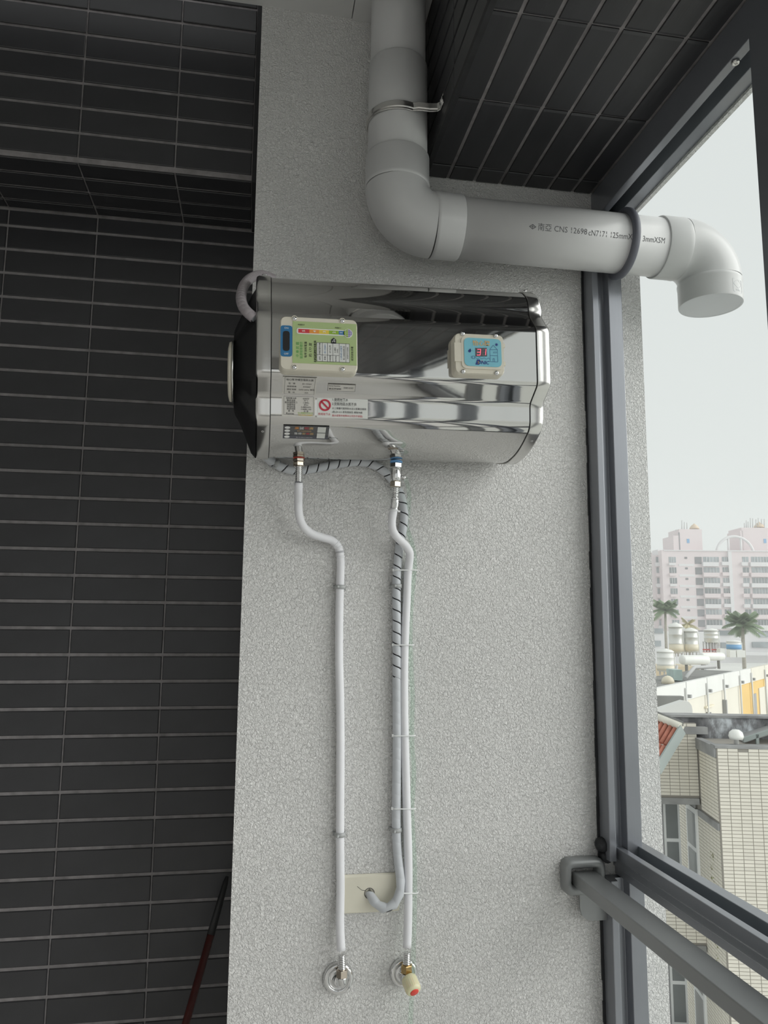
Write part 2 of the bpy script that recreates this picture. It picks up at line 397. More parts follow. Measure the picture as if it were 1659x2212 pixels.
# beam over the window
XB, ZS, XE = 0.386, CZ+1.10, 0.832
rb = MB().box((XB+TT, YB, ZS+TT), (0.906, -0.0005, 3.45)).build('window_beam', 'mortar')
struct(rb, 'charcoal tiled beam over the window on the right')
yj = [-1.72-0.2376*k+1.424-.0 for k in range(0, 1)]
y0 = 1.424-D
xs = [XB+.004]+[q*1.10 for q in (.4071, .470, .531, .589, .649, .709)]+[XE]
ys = rng(-1.25, -0.001, y0, 0.2376)
tiles(rb, (0, 0, ZS+TT), X, -Y, xs, [-q for q in reversed(ys)], PV-TH, PU-TW)
tiles(rb, (0, 0, ZS+TT), X, -Y, xs, [-q for q in reversed(rng(YB+.01, -1.25, y0, 0.2376))], PV-TH, PU-TW, joined=True)
zf = [ZS+.012+0.064*k for k in range(0, 7)]
tiles(rb, (XB+TT, 0, 0), -Y, Z, [-q for q in reversed(ys)], zf)
tiles(rb, (XB+TT, 0, 0), -Y, Z, [-q for q in reversed(rng(YB+.01, -1.25, y0, 0.2376))], zf, joined=True)
t2 = MB().prism([(XB-.003, ZS-.003), (XB+.009, ZS-.003), (XB+.004, ZS+.004), (XB-.003, ZS+.011)], (0, YB, 0), X, Z, (0, -YB-.001, 0)).build('trim_2', 'mortar_dark')
struct(t2, 'black glossy edge strip along the lower corner of the window beam')
t3 = MB().box((0.9065, YB, CZ+1.012), (0.917, -0.0005, 3.45)).build('trim_3', 'stucco'); struct(t3, 'thin pale outer render strip above the window head')

# ------------------------------------------------------------------ window on the right: floor to beam
wn = empty('window_1', (0.86, 0, 0)); struct(wn, 'dark grey aluminium window frame along the balcony side')
def wpart(mb, name, m='frame', parent=None):
    o = mb.build(name, m, None); o.parent = parent or wn
    if o.parent == wn: o.matrix_parent_inverse = Matrix.Translation((-0.86, 0, 0))
    return o
JP = rpoly([(.803, 0), (.806, -.045), (.822, -.045), (.825, -.022), (.846, -.022), (.849, -.045), (.885, -.045), (.885, 0)], .0015, 2)
zt = CZ-0.503
jambU = wpart(MB().prism([(p[0], p[1]-.0006) for p in JP], (0, 0, zt-.03), X, Y, (0, 0, CZ+1.03-zt+.03)), 'jamb')
jambL = wpart(MB().prism([(p[0]+.001, p[1]-.0006) for p in JP], (0, 0, 0.0), X, Y, (0, 0, CZ-.575)), 'jamb')
HP = rpoly([(.833, 1.0995), (.831, 1.022), (.850, 1.022), (.853, 1.050), (.873, 1.050), (.876, 1.018), (.906, 1.018), (.906, 1.0995)], .0015, 2)
wpart(MB().prism([(p[0], p[1]+CZ) for p in HP], (0, YB, 0), X, Z, (0, -YB-.001, 0)), 'head_frame')
TP = rpoly([(.848, -.578), (.838, -.572), (.838, -.556), (.834, -.553), (.834, -.537), (.829, -.533), (.829, -.508), (.846, -.508), (.849, -.526), (.873, -.526), (.875, -.503), (.902, -.503), (.902, -.578)], .0012, 2)
wpart(MB().prism([(p[0], p[1]+CZ) for p in TP], (0, YB, 0), X, Z, (0, -YB-.003, 0)), 'transom')
wpart(MB().box((.835, YB, 0.0), (.90, -.046, .06)), 'bottom_frame')
gb = MB()
for k in range(60):                                    # ragged sealant bead between wall and frame
    z0 = 0.02+k*(2.63/60); gb.box((.799+random.uniform(-.0015, .001), -.004-random.uniform(0, .002), z0), (.8055, 0.0, z0+2.63/60))
wpart(gb, 'sealant_bead', 'gasket')
wpart(MB().lathe([(0, 0), (.014, 0), (.017, .01), (.015, .022), (.008, .03), (0, .031)], (.803, -.003, CZ-.505), (0, -1, 0), 14).lathe([(0, 0), (.012, 0), (.013, .02), (0, .026)], (.81, -.006, CZ-.53), (0, -1, 0), 12), 'sealant_lump', 'gasket')
mull_y = [1.081-D-.0, -1.80, -2.96, -4.12]
for y in mull_y:
    wpart(MB().box((.831, y-.062, CZ-.50), (.905, y, CZ+1.03)), 'mullion')
    wpart(MB().box((.831, y-.062, .06), (.905, y, CZ-.58)), 'mullion')
def pane(y0_, y1_, z0_, z1_, hole=None):
    bm = bmesh.new(); x0, x1 = .866, .872; rings = []
    def loop(pts):
        vs = [bm.verts.new((x1, p[0], p[1])) for p in pts]
        return [bm.edges.new((vs[i], vs[(i+1) % len(vs)])) for i in range(len(vs))]
    e = loop([(y0_, z0_), (y1_, z0_), (y1_, z1_), (y0_, z1_)])
    if hole: e += loop([(hole[0]+hole[2]*math.cos(a*PI/16), hole[1]+hole[2]*math.sin(a*PI/16)) for a in range(32)])
    bmesh.ops.triangle_fill(bm, use_beauty=True, edges=e)
    f = bmesh.ops.extrude_face_region(bm, geom=bm.faces[:])
    bmesh.ops.translate(bm, verts=[v for v in f['geom'] if isinstance(v, bmesh.types.BMVert)], vec=(x0-x1, 0, 0))
    bmesh.ops.recalc_face_normals(bm, faces=bm.faces)
    me = bpy.data.meshes.new('pane'); bm.to_mesh(me); bm.free(); me.materials.append(MT['glass'])
    o = bpy.data.objects.new('pane', me); COL.objects.link(o); o.parent = wn; o.matrix_parent_inverse = Matrix.Translation((-0.86, 0, 0))
PYC, PZ = 1.615-D, CZ+0.912                               # drain pipe axis
ye = [-.040]+[y for y in mull_y]
pane(mull_y[0]-.01, -.040, CZ-.52, CZ+1.04, (PYC, PZ, .0725))
pane(mull_y[0]-.01, -.040, .05, CZ-.57)
for a, b in zip(mull_y, mull_y[1:]): pane(b-.01, a-.052, CZ-.52, CZ+1.04)
wpart(MB().lathe([(0, 0), (.007, 0), (.008, .003), (.006, .0055), (.0025, .0055), (.0025, .003), (0, .003)], W(.842, 1.135, 1.022), (0, 0, -1), 14), 'screw', 'steel2')

# the side of the balcony behind the photographer
ws = MB().box((XL-.2, YB, 0), (XL, YR+.2, 3.45)).build('wall_side', 'stucco'); struct(ws, 'white house wall along the balcony')
tiles(ws, (XL, 0, 0), -Y, Z, [-YR+.01+PU*k for k in range(0, 5)], [.01+PV*k for k in range(0, 45)], joined=True)
wr = empty('wall_rear', (0, YB, 0)); struct(wr, 'unseen rear end of the balcony with an invented wide window for light')  # unseen; the wide opening is invented, letting light onto the pier wall
for nm, a, b, m in (('parapet', (XL, YB-.15, 0), (.93, YB, .9), 'stucco'), ('lintel', (XL, YB-.15, 2.95), (.93, YB, 3.45), 'stucco'),
                    ('post', (XL, YB-.12, .9), (XL+.25, YB-.02, 2.95), 'stucco'), ('post', (.80, YB-.12, .9), (.93, YB-.02, 2.95), 'frame'),
                    ('post', (-.42, YB-.1, .9), (-.36, YB-.04, 2.95), 'frame'), ('rail', (XL, YB-.1, .9), (.93, YB-.04, .96), 'frame'), ('rail', (XL, YB-.1, 2.89), (.93, YB-.04, 2.95), 'frame')):
    o = MB().box(a, b).build(nm, m, wr); o.matrix_parent_inverse = Matrix.Translation((0, -YB, 0))

# ================================================================== handrail by the window
hr = thing('handrail', 'grey square tube handrail running toward the viewer below the window transom', 'handrail', loc=(.757, -.02, CZ-.575))
def into(par, o):
    o.parent = par; o.matrix_parent_inverse = Matrix.Translation(par.location).inverted(); return o
tb = rpoly([(.730, -.590), (.786, -.590), (.786, -.5615), (.730, -.5615)], .003, 3)
into(hr, MB().prism([(a, b+CZ) for a, b in tb], (0, YB+.02, 0), X, Z, (0, -YB-.030, 0)).build('tube', 'rail'))
def ring_prism(outer, inner, o, ux, uy, uz):
    b = MB(); o, ux, uy, uz = map(Vector, (o, ux, uy, uz)); n = len(outer)
    vs = []
    for k, (poly, dz) in enumerate(((outer, 0), (outer, .72), ([((p[0]*.72+q[0]*.28), (p[1]*.72+q[1]*.28)) for p, q in zip(outer, inner)], 1.0), ([((p[0]*.25+q[0]*.75), (p[1]*.25+q[1]*.75)) for p, q in zip(outer, inner)], .95), (inner, .6), (inner, 0))):
        vs += [o+ux*p[0]+uy*p[1]+uz*dz for p in poly]
    fs = [(j*n+i, j*n+(i+1) % n, (j+1)*n+(i+1) % n, (j+1)*n+i) for j in range(5) for i in range(n)]
    return b.add(vs, fs, True)
oc = rrect(.100, .078, .022, 5); ic = rrect(.060, .034, .004, 5)
into(hr, ring_prism(oc, ic, (.755, -.001, CZ-.570), X, Z, (0, -.028, 0)).build('wall_cover', 'rail'))
bp_ = rpoly([(.742, -.592), (.742, -.664), (.812, -.664), (.812, -.592)], [0, .04, .012, 0], 8)
into(hr, MB().prism([(a, b+CZ) for a, b in bp_], (0, -.022, 0), X, Z, (0, .006, 0)).prism(rpoly([(.752, -.600), (.752, -.650), (.79, -.650), (.79, -.600)], .006), (0, -.016, CZ), X, Z, (0, .0155, 0)).build('bracket_plate', 'rail'))

# ================================================================== grey drain pipe
PR = .070; SR = .0748; BR = .082; PX = .300
dp = thing('drain_pipe', 'thick grey plastic drain pipe that drops from the ceiling and bends out through the window', 'pipe', loc=(PX, PYC, PZ))
def arc(c, a0, a1, r, n=16):
    return [Vector((c[0]+r*math.cos(a0+(a1-a0)*k/n), PYC, c[1]+r*math.sin(a0+(a1-a0)*k/n))) for k in range(n+1)]
zcol = 2.955
into(dp, MB().lathe([(.0655, zcol-.02), (.0655, ZC+.14)], (PX, PYC, 0), Z, 48).build('upper_pipe', 'pvc'))
into(dp, MB().lathe([(PR, PZ+BR+.05), (PR, zcol-.003), (PR-.002, zcol), (.0655, zcol)], (PX, PYC, 0), Z, 48).build('riser_pipe', 'pvc'))
# first elbow: socket, bend, socket
el = MB()
el.lathe([(PR, .075), (SR-.001, .075), (SR, .073), (SR, .012), (SR+.0012, .008), (SR+.0012, .003), (SR-.0006, 0)], (PX, PYC, PZ+BR), Z, 48)
el.tube(arc((PX+BR, PZ+BR), PI, PI*1.5, BR, 20), SR-.0006, 48, caps=False)
el.lathe([(SR-.0006, 0), (SR+.0012, .003), (SR+.0012, .008), (SR, .012), (SR, .063), (SR-.001, .065), (PR, .065)], (PX+BR, PYC, PZ), X, 48)
into(dp, el.build('elbow', 'pvc', sharp=35))
x1, x2 = PX+BR+.06, .985
into(dp, MB().lathe([(PR, x1), (PR, x2)], (0, PYC, PZ), X, 48).build('outlet_pipe', 'pvc'))
xs_, BR2 = .948, .080; xe_ = 1.008
e2 = MB()
e2.lathe([(PR, xs_), (SR-.001, xs_), (SR, xs_+.002), (SR, xe_-.012), (SR+.0008, xe_-.006), (SR-.0006, xe_)], (0, PYC, PZ), X, 48)
e2.tube(arc((xe_, PZ-BR2), PI/2, 0, BR2, 20), SR-.0006, 48, caps=False)
zb_ = PZ-BR2
e2.lathe([(SR-.0006, 0), (SR+.0012, .003), (SR+.0012, .008), (SR, .011), (SR, .058), (SR-.001, .060)], (xe_+BR2, PYC, zb_), -Z, 48)
oe = into(dp, e2.build('elbow', 'pvc', sharp=35)); oe.data.polygons[0].use_smooth = True
# leave the mouth open: bore lining and rim
bm = bmesh.new(); bm.from_mesh(oe.data); bm.faces.ensure_lookup_table()
bmesh.ops.delete(bm, geom=[f for f in bm.faces if len(f.verts) > 8], context='FACES_ONLY'); bm.to_mesh(oe.data); bm.free()
into(dp, MB().lathe([(SR-.001, .060), (SR-.006, .0605), (SR-.0065, .058), (SR-.0065, .0), (SR-.02, -.06), (0, -.06)], (xe_+BR2, PYC, zb_), -Z, 48).build('bore', 'pvc_in', sharp=40))
# relief mark on the socket
def onsock(x, y): 
    a = math.radians(-68)+x/SR; return Vector((xe_+BR2+SR*1.004*math.cos(a), PYC+SR*1.004*math.sin(a), zb_-.036+y))
mk = MB(); q = []
fr_o, fr_i = rrect(.034, .034, .005, 3), rrect(.031, .031, .004, 3)
n_ = len(fr_o)
mk.add([onsock(*p) for p in fr_o]+[onsock(*p) for p in fr_i], [(i, (i+1) % n_, n_+(i+1) % n_, n_+i) for i in range(n_)])
for k in range(24):
    a0, a1 = k*PI/12, (k+1)*PI/12
    def dm(a, r): return onsock(r*math.copysign(abs(math.cos(a))**1.6, math.cos(a))*1.1, .004+r*math.copysign(abs(math.sin(a))**1.6, math.sin(a))*.8)
    mk.add([dm(a0, .0135), dm(a1, .0135), dm(a1, .0122), dm(a0, .0122)], [(0, 1, 2, 3)])
into(dp, mk.build('relief_mark', 'pvc_in'))
into(dp, text('EMBN', .006, 'pvc_in', None, (0,0,0), X, Z, 'relief_mark', wrap=lambda x, y: onsock(x, y-.0115)))
# print along the pipe
def onpipe(xc, ang):
    def f(x, y):
        a = math.radians(ang)+y/PR
        return Vector((xc+x, PYC-PR*1.003*math.cos(a), PZ+PR*1.003*math.sin(a)))
    return f
into(dp, text('南亞 CNS 12698', .0185, 'pipeink', None, (0,0,0), X, Z, 'pipe_print', wrap=onpipe(.616, -14), align='LEFT', fit=.121))
into(dp, text('cN7171 125mmX', .0185, 'pipeink', None, (0,0,0), X, Z, 'pipe_print', wrap=onpipe(.740, -15), align='LEFT', fit=.110))
into(dp, text('3mmX5M', .0185, 'pipeink', None, (0,0,0), X, Z, 'pipe_print', wrap=onpipe(.876, -16), align='LEFT', fit=.057))
dl = MB(); f_ = onpipe(.604, -14)
for s_ in (1,): dl.add([f_(-.009, 0), f_(0, .006), f_(.009, 0), f_(0, -.006), f_(-.006, 0), f_(0, .004), f_(.006, 0), f_(0, -.004)], [(0, 1, 5, 4), (1, 2, 6, 5), (2, 3, 7, 6), (3, 0, 4, 7)])
dl.add([f_(-.0045, .0007), f_(.0045, .0007), f_(.0045, -.0007), f_(-.0045, -.0007)], [(0, 1, 2, 3)]).add([f_(-.0007, .0035), f_(.0007, .0035), f_(.0007, -.0035), f_(-.0007, -.0035)], [(0, 1, 2, 3)])
into(dp, dl.build('maker_mark', 'pipeink'))
# rubber ring where the pipe passes the pane
tag(MB().lathe([(PR+.001, -.007), (PR+.010, -.008), (PR+.0145, -.004), (PR+.0145, .004), (PR+.012, .008), (PR+.001, .008)], (.857, PYC, PZ), X, 48).build('seal_ring', 'rubber'),
    'dark rubber seal ring around the drain pipe at the window pane', 'seal ring')
bpy.data.objects['seal_ring'].data.polygons.foreach_get
# steel strap holding the riser to the beam
zs_ = CZ+1.158
pc = thing('pipe_clamp', 'shiny steel strap clamping the vertical drain pipe to the tiled beam', 'clamp', loc=(PX, PYC, zs_))
sp = [Vector((PX+(PR+.002)*math.cos(a), PYC+(PR+.002)*math.sin(a), zs_)) for a in [math.radians(150+k*6) for k in range(0, 24)]]
sp = [p for p in sp if True]
sp += [Vector((PX+.035, PYC-.073, zs_)), Vector((PX+.060, PYC-.073, zs_)), Vector((XB-.008, PYC-.075, zs_+.001)), Vector((XB-.002, PYC-.082, zs_+.002)), Vector((XB-.0015, PYC-.106, zs_+.004))]
sp = [Vector((p.x, p.y, p.z)) for p in sp]
cb = MB(); fr = frames(sp); H = .0115
prof = [(-H, 0), (-H*.85, .0014), (-H*.5, .0012), (-H*.35, .0035), (H*.35, .0035), (H*.5, .0012), (H*.85, .0014), (H, 0)]
vs_ = []
for i, (p, (t, a, b)) in enumerate(zip(sp, fr)):
    out = Vector((t.y, -t.x, 0)).normalized()
    if i < 24: out = (p-Vector((PX, PYC, zs_))); out.z = 0; out.normalize()
    else: out = Vector((t.y, -t.x, 0)).normalized(); 
    vs_ += [p+Z*h+out*o_ for h, o_ in prof]
m_ = len(prof)
cb.add(vs_, [(j*m_+i, j*m_+i+1, (j+1)*m_+i+1, (j+1)*m_+i) for j in range(len(sp)-1) for i in range(m_-1)], True)
so_ = into(pc, cb.build('strap', 'steel2', sharp=30)); md = so_.modifiers.new('t', 'SOLIDIFY'); md.thickness = .0014; md.offset = -1
into(pc, MB().lathe([(0, .004), (.003, .004), (.005, .002), (.005, 0)], (XB-.003, PYC-.095, zs_+.003), -X, 12).build('screw', 'chrome'))

# ================================================================== water heater
HT = thing('water_heater', 'mirror polished stainless steel horizontal water heater with two cream control boxes', 'water heater', loc=(.30, -.01, CZ+.37))
PF = [(1.775, .735), (1.60, .7505), (1.548, .738), (1.516, .708), (1.508, .688), (1.509, .664), (1.4826, .634), (1.4685, .619), (1.4735, .494), (1.5225, .4655), (1.5265, .420), (1.5385, .4065), (1.586, .3855), (1.6247, .3745), (1.695, .3665), (1.775, .385)]
RD = [.02, .03, .025, .02, .012, .012, .012, .012, .010, .010, .010, .012, .03, .03, .03, .02]
def profile(sc_=1.0):
    c = (1.62, .56)
    p = [(c[0]+(a-c[0])*sc_, c[1]+(b-c[1])*sc_) for a, b in PF]
    return rpoly(p, RD, 6)
def extr(prs, name, m, closed0=False, closed1=False, sharp=40):
    # prs: list of (x, profile) rings
    b = MB(); n = len(prs[0][1]); vs = []
    for x, pr in prs: vs += [W(x, p[0], p[1]) for p in pr]
    fs = [(j*n+i, j*n+(i+1) % n, (j+1)*n+(i+1) % n, (j+1)*n+i) for j in range(len(prs)-1) for i in range(n)]
    b.add(vs, fs, True)
    if closed0: b.f.append(tuple(range(n-1, -1, -1))); b.sm.append(False)
    if closed1: b.f.append(tuple((len(prs)-1)*n+i for i in range(n))); b.sm.append(False)
    return into(HT, b.build(name, m, sharp=sharp))
P0, P1, P2, P3 = profile(.985), profile(1.0), profile(.985), profile(.955)
extr([(.012, P0), (.595, P0)], 'shell', 'steel')
extr([(.583, P0), (.5835, P1), (.607, P1), (.6115, P0), (.6145, P3)], 'end_cap', 'steel2', closed1=True)
extr([(.0225, P0), (.022, P1), (-.002, P1), (-.0065, P0), (-.0085, P3)], 'end_cap', 'steel2', closed1=True)
for x in (.5825, .0228):
    extr([(x-.0012, profile(.9865)), (x+.0012, profile(.9865))], 'seam', 'blackplastic')
# black end cover on the left, with a pale plate
cc = (1.585, .525); cone = []
for x, s, dz in ((-.006, .93, -.011), (-.016, .86, -.012), (-.040, .57, 0), (-.050, .47, 0), (-.053, .42, 0)):
    cone.append((x, [(cc[0]+(p[0]-cc[0])*s, cc[1]+dz+(p[1]-cc[1])*s) for p in profile(1.0)]))
extr(cone, 'end_cover', 'blackplastic', closed1=True, sharp=25)
into(HT, MB().lathe([(0, 0), (.060, 0), (.063, .002), (.061, .006), (.050, .0085), (0, .009)], W(-.0555, cc[0]-.02, cc[1]+.0), -X, 32).build('cover_plate', 'cream'))
into(HT, MB().lathe([(.064, 0), (.066, 0), (.066, .003), (.064, .003)], W(-.0525, cc[0]-.02, cc[1]), -X, 32).build('plate_rim', 'steel2'))
def screw(p, ax, r=.0052, par=HT, m='chrome'):
    o = MB().lathe([(r*1.15, 0), (r*1.15, .0008), (r, .0022), (r*.5, .0034), (r*.32, .0034), (r*.25, .0022), (0, .0022)], p, ax, 14).build('screw', m)
    return into(par, o) if par is HT else o
screw(W(.600, 1.567, .3975), (0, -.4, -.92)); screw(W(.008, 1.560, .4005), (0, -.4, -.92)); screw(W(.600, 1.575, .7485), (0, -.25, .97)); screw(W(.010, 1.575, .7485), (0, -.25, .97))

# --- control boxes
def plate(poly, c, m, name, par, t, y):
    # poly in local (x,z) about c=(x,z); front face at camera distance y, thickness t behind it
    o = MB().prism(poly, W(c[0], y, c[1]), X, Z, (0, t, 0)).build(name, m); o.parent = par
    if par.parent is None: into(par, o)
    else: o.matrix_parent_inverse = par.matrix_parent_inverse.copy()
    return o
def shell_box(name, c, w_, h_, r, y, m='cream', d=.032):
    b = MB(); n = None; vs = []; rings = [(1.0, d), (1.0, .008), (.985, .003), (.955, 0.0)]
    for k, (s, dy) in enumerate(rings):
        ins = (1-s)*min(w_, h_)/2
        p = rrect(w_-2*ins, h_-2*ins, max(.002, r-ins), 6); n = len(p); vs += [W(c[0]+a, y+dy, c[1]+b_) for a, b_ in p]
    b.add(vs, [(j*n+i, j*n+(i+1) % n, (j+1)*n+(i+1) % n, (j+1)*n+i) for j in range(len(rings)-1) for i in range(n)], True)
    b.f.append(tuple((len(rings)-1)*n+i for i in range(n))); b.sm.append(False)
    return into(HT, b.build(name, m, sharp=35))
def sub(o, par):
    o.parent = par; return o                    # the part itself sits at the world origin
def flatp(poly, c, y, m, name, par):
    b = MB(); b.add([W(c[0]+p[0], y, c[1]+p[1]) for p in poly]+[W(c[0]+p[0], y+.0012, c[1]+p[1]) for p in poly], [tuple(range(len(poly)))]+[(i, (i+1) % len(poly), len(poly)+(i+1) % len(poly), len(poly)+i) for i in range(len(poly))])
    return sub(b.build(name, m), par)
def line2(pts, c, y, wd, m, name, par, closed=False):
    b = MB(); P_ = [Vector(p) for p in pts]; n = len(P_); rngk = range(n if closed else n-1)
    for i in rngk:
        a, q = P_[i], P_[(i+1) % n]; d = (q-a).normalized(); nn = Vector((-d.y, d.x))*wd/2; a2, q2 = a-d*wd*.3, q+d*wd*.3
        b.add([W(c[0]+v.x, y, c[1]+v.y) for v in (a2-nn, q2-nn, q2+nn, a2+nn)], [(0, 1, 2, 3)])
    return sub(b.build(name, m), par)
YBX = 1.446
# energy label box
EW, EH = .1555, .1120; ec = (.1165, .5510)
eb = shell_box('label_box', ec, EW, EH, .014, YBX)
def E_(s, t): return ((s-.5)*EW, (t-.5)*EH)
def rect(s0, t0, s1, t1, r=.0, n=4):
    a, b = E_(s0, t0), E_(s1, t1); p = rpoly([(a[0], a[1]), (b[0], a[1]), (b[0], b[1]), (a[0], b[1])], r, n) if r else [(a[0], a[1]), (b[0], a[1]), (b[0], b[1]), (a[0], b[1])]
    return p
y1 = YBX-.0008; y2 = YBX-.0014; y3 = YBX-.0019; y4 = YBX-.0023; y5 = YBX-.0027
flatp(rect(.010, .245, .158, .815, .006), ec, y1, 'blue', 'switch_panel', eb)
flatp(rect(.040, .345, .125, .712, .006), ec, y2, 'blackplastic', 'switch_slot', eb)
gl = flatp(rect(.163, .135, .985, .905), ec, y1, 'labelgreen', 'energy_label', eb)
def et(s, size, m, s_, t_, up=True, al='CENTER', y=y2, sx=1.0, bold=0.0):
    a = E_(s_, t_); o = text(s, size, m, None, W(ec[0]+a[0], y, ec[1]+a[1]), Z if up else X, -X if up else Z, 'lettering', align=al, sx=sx, bold=bold)
    return sub(o, eb)
et('ON', .0052, 'white', .083, .765, False); et('OFF', .0052, 'white', .083, .290, False)
for i, (a, b, m) in enumerate(((.235, .375, 'p_red'), (.375, .500, 'p_orange'), (.500, .625, 'p_yellow'), (.625, .752, 'p_green'), (.752, .83, 'p_blue'))):
    flatp(rect(a, .690, b, .760), ec, y3, m, 'scale_segment', eb); et('54321'[i], .0078, 'white', a+.068 if i < 4 else .785, .726, y=y4, bold=.00015)
flatp(rect(.212, .672, .84, .778, .005), ec, y2, 'white', 'scale_backing', eb)
flatp([((math.cos(a)*.0092+E_(.872, 0)[0]), math.sin(a)*.0092+E_(0, .722)[1]) for a in [k*PI/12 for k in range(24)]], ec, y3, 'white', 'scale_bulb', eb)
flatp([((math.cos(a)*.0080+E_(.872, 0)[0]), math.sin(a)*.0080+E_(0, .722)[1]) for a in [k*PI/12 for k in range(24)]], ec, y4, 'p_purple', 'scale_bulb', eb)
flatp([((math.cos(a)*.0080+E_(.872, 0)[0]), math.sin(a)*.0080+E_(0, .722)[1]) for a in [PI/2+k*PI/12 for k in range(13)]], ec, y5, 'p_green', 'scale_bulb', eb)
for k in (-.5, 0, .5):
    line2([(E_(.872, 0)[0]-.0068, E_(0, .722)[1]+k*.009), (E_(.872, 0)[0]+.0068, E_(0, .722)[1]+k*.009)], ec, y5-.0003, .0005, 'white', 'bulb_line', eb)
    line2([(E_(.872, 0)[0]+k*.009, E_(0, .722)[1]-.0068), (E_(.872, 0)[0]+k*.009, E_(0, .722)[1]+.0068)], ec, y5-.0003, .0005, 'white', 'bulb_line', eb)
a_, b_ = E_(.655, .520), E_(.718, .590)
flatp([a_, (b_[0], a_[1]), b_, ((a_[0]+b_[0])/2, b_[1]+.0042), (a_[0], b_[1])], ec, y3, 'ink', 'grade_arrow', eb)
et('2', .0082, 'white', .688, .556, y=y4); et('級', .0035, 'white', .693, .588, y=y4)
et('用電較多', .0034, 'ink', .272, .838, False); et('用電較少', .0034, 'ink', .745, .815, False)
et('中 華 民 國', .0062, 'tgreen', .228, .380, sx=1.05); et('能源效率標示', .0062, 'tgreen', .276, .372, sx=.95)
et('每年消耗電量', .0056, 'ink', .330, .385); et('約 177 度', .0066, 'ink', .392, .385, sx=1.1); et('此產品能源效率為第2級', .0050, 'ink', .450, .360, sx=.85, bold=.0001)
flatp(rect(.470, .180, .890, .525), ec, y2, 'paper', 'data_table', eb)
for s_ in (.470, .541, .607, .675, .757, .843, .890): line2([E_(s_, .180), E_(s_, .525)], ec, y3, .0006, 'ink', 'table_line', eb)
line2([E_(.470, .300), E_(.757, .300)], ec, y3, .0006, 'ink', 'table_line', eb); line2([E_(.470, .525), E_(.890, .525)], ec, y3, .0006, 'ink', 'table_line', eb); line2([E_(.470, .180), E_(.890, .180)], ec, y3, .0006, 'ink', 'table_line', eb)
et('貯備型電熱水器', .0040, 'ink', .508, .412, y=y3, sx=.85); et('ES-1026H', .0046, 'p_blue', .576, .412, y=y3); et('37.3公升', .0046, 'ink', .642, .412, y=y3)
et('0.4883', .0042, 'ink', .705, .400, y=y3); et('kWh', .0042, 'ink', .735, .385, y=y3); et('品名', .0040, 'ink', .508, .240, y=y3); et('型號', .0040, 'ink', .576, .240, y=y3); et('內桶容量', .0032, 'ink', .642, .240, y=y3); et('每日保溫', .0030, 'ink', .715, .240, y=y3)
et('113年4月12日能字', .0044, 'p_blue', .785, .352, y=y3, sx=.85); et('第1130000000號公告', .0038, 'ink', .820, .352, y=y3, sx=.85); et('自民國年月日起實施', .0028, 'ink', .867, .352, y=y3)
et('經濟部能源署', .0050, 'ink', .928, .350)
for s_, t_ in ((.185, .955), (.80, .955), (.185, .055), (.80, .055)):
    p = E_(s_, t_); o = screw(W(ec[0]+p[0], YBX+.001, ec[1]+p[1]), -Y, .0042, None); sub(o, eb)
    b = MB().lathe([(.0062, 0), (.0062, .0018), (.0052, .0024), (.0048, .0008), (0, .0008)], W(ec[0]+p[0], YBX+.001, ec[1]+p[1]), -Y, 16); sub(b.build('screw_boss', 'cream'), eb)
# display box
DW, DH = .107, .0875; dc = (.4480, .5465); K = 9.66e-5
db = shell_box('display_box', dc, DW, DH, .013, YBX)
def Q(cx, cy): return ((cx-770)*K, -(cy-590-.05*(cx-770))*K)
sub(MB().prism(rrect(.0905, .069, .012), W(dc[0]+.006, YBX-.0022, dc[1]+.0015), X, Z, (0, .004, 0)).build('bezel', 'cream'), db)
sub(MB().prism([(-.054, -.02), (-.036, -.02), (-.036, .02), (-.054, .02)], W(dc[0], YBX-.0018, dc[1]+.0015), X, Z, (0, .02, 0)).build('hinge_tab', 'cream'), db)
for zz in (.022, -.017): sub(MB().box(W(dc[0]+.0525, YBX+.004, dc[1]+zz-.004), W(dc[0]+.0565, YBX+.026, dc[1]+zz+.004)).build('latch', 'cream'), db)
yd = YBX-.0034; ye_ = yd-.0006; yf_ = yd-.0010; yg_ = yd-.0014
flatp(rrect(.0795, .0600, .011), (dc[0]+Q(832, 568)[0], dc[1]+Q(832, 568)[1]), yd, 'skyblue', 'display_panel', db)
def dt(s, size, m, cx, cy, **k):
    p = Q(cx, cy); return sub(text(s, size, m, None, W(dc[0]+p[0], ye_, dc[1]+p[1]), X, Z, 'lettering', **k), db)
dt('怡心牌', .0125, 'tan', 800, 375, bold=.0002)
sub(MB().prism([(-.0068, -.0055), (.0010, -.0055), (.0034, .0055), (-.0030, .0055)], W(dc[0]+Q(728, 785)[0], ye_, dc[1]+Q(728, 785)[1]), X, Z, (0, .0006, 0)).build('logo_block', 'navy'), db)
sub(text('S', .0072, 'tan', None, W(dc[0]+Q(722, 795)[0], ye_-.0004, dc[1]+Q(722, 795)[1]), X, Z), db)
sub(text('ONIC', .0098, 'navy', None, W(dc[0]+Q(835, 800)[0], ye_, dc[1]+Q(835, 800)[1]), X+.0*Z, Z+.25*X, bold=.00025), db)
dt('super', .0026, 'p_red', 805, 758)
flatp([Q(665, 470), Q(920, 470), Q(920, 660), Q(665, 660)], dc, ye_, 'dispgrey', 'led_window', db)
SEG = {'a': ((0, 1), (1, 1)), 'b': ((1, .5), (1, 1)), 'c': ((1, 0), (1, .5)), 'd': ((0, 0), (1, 0)), 'e': ((0, 0), (0, .5)), 'f': ((0, .5), (0, 1)), 'g': ((0, .5), (1, .5))}
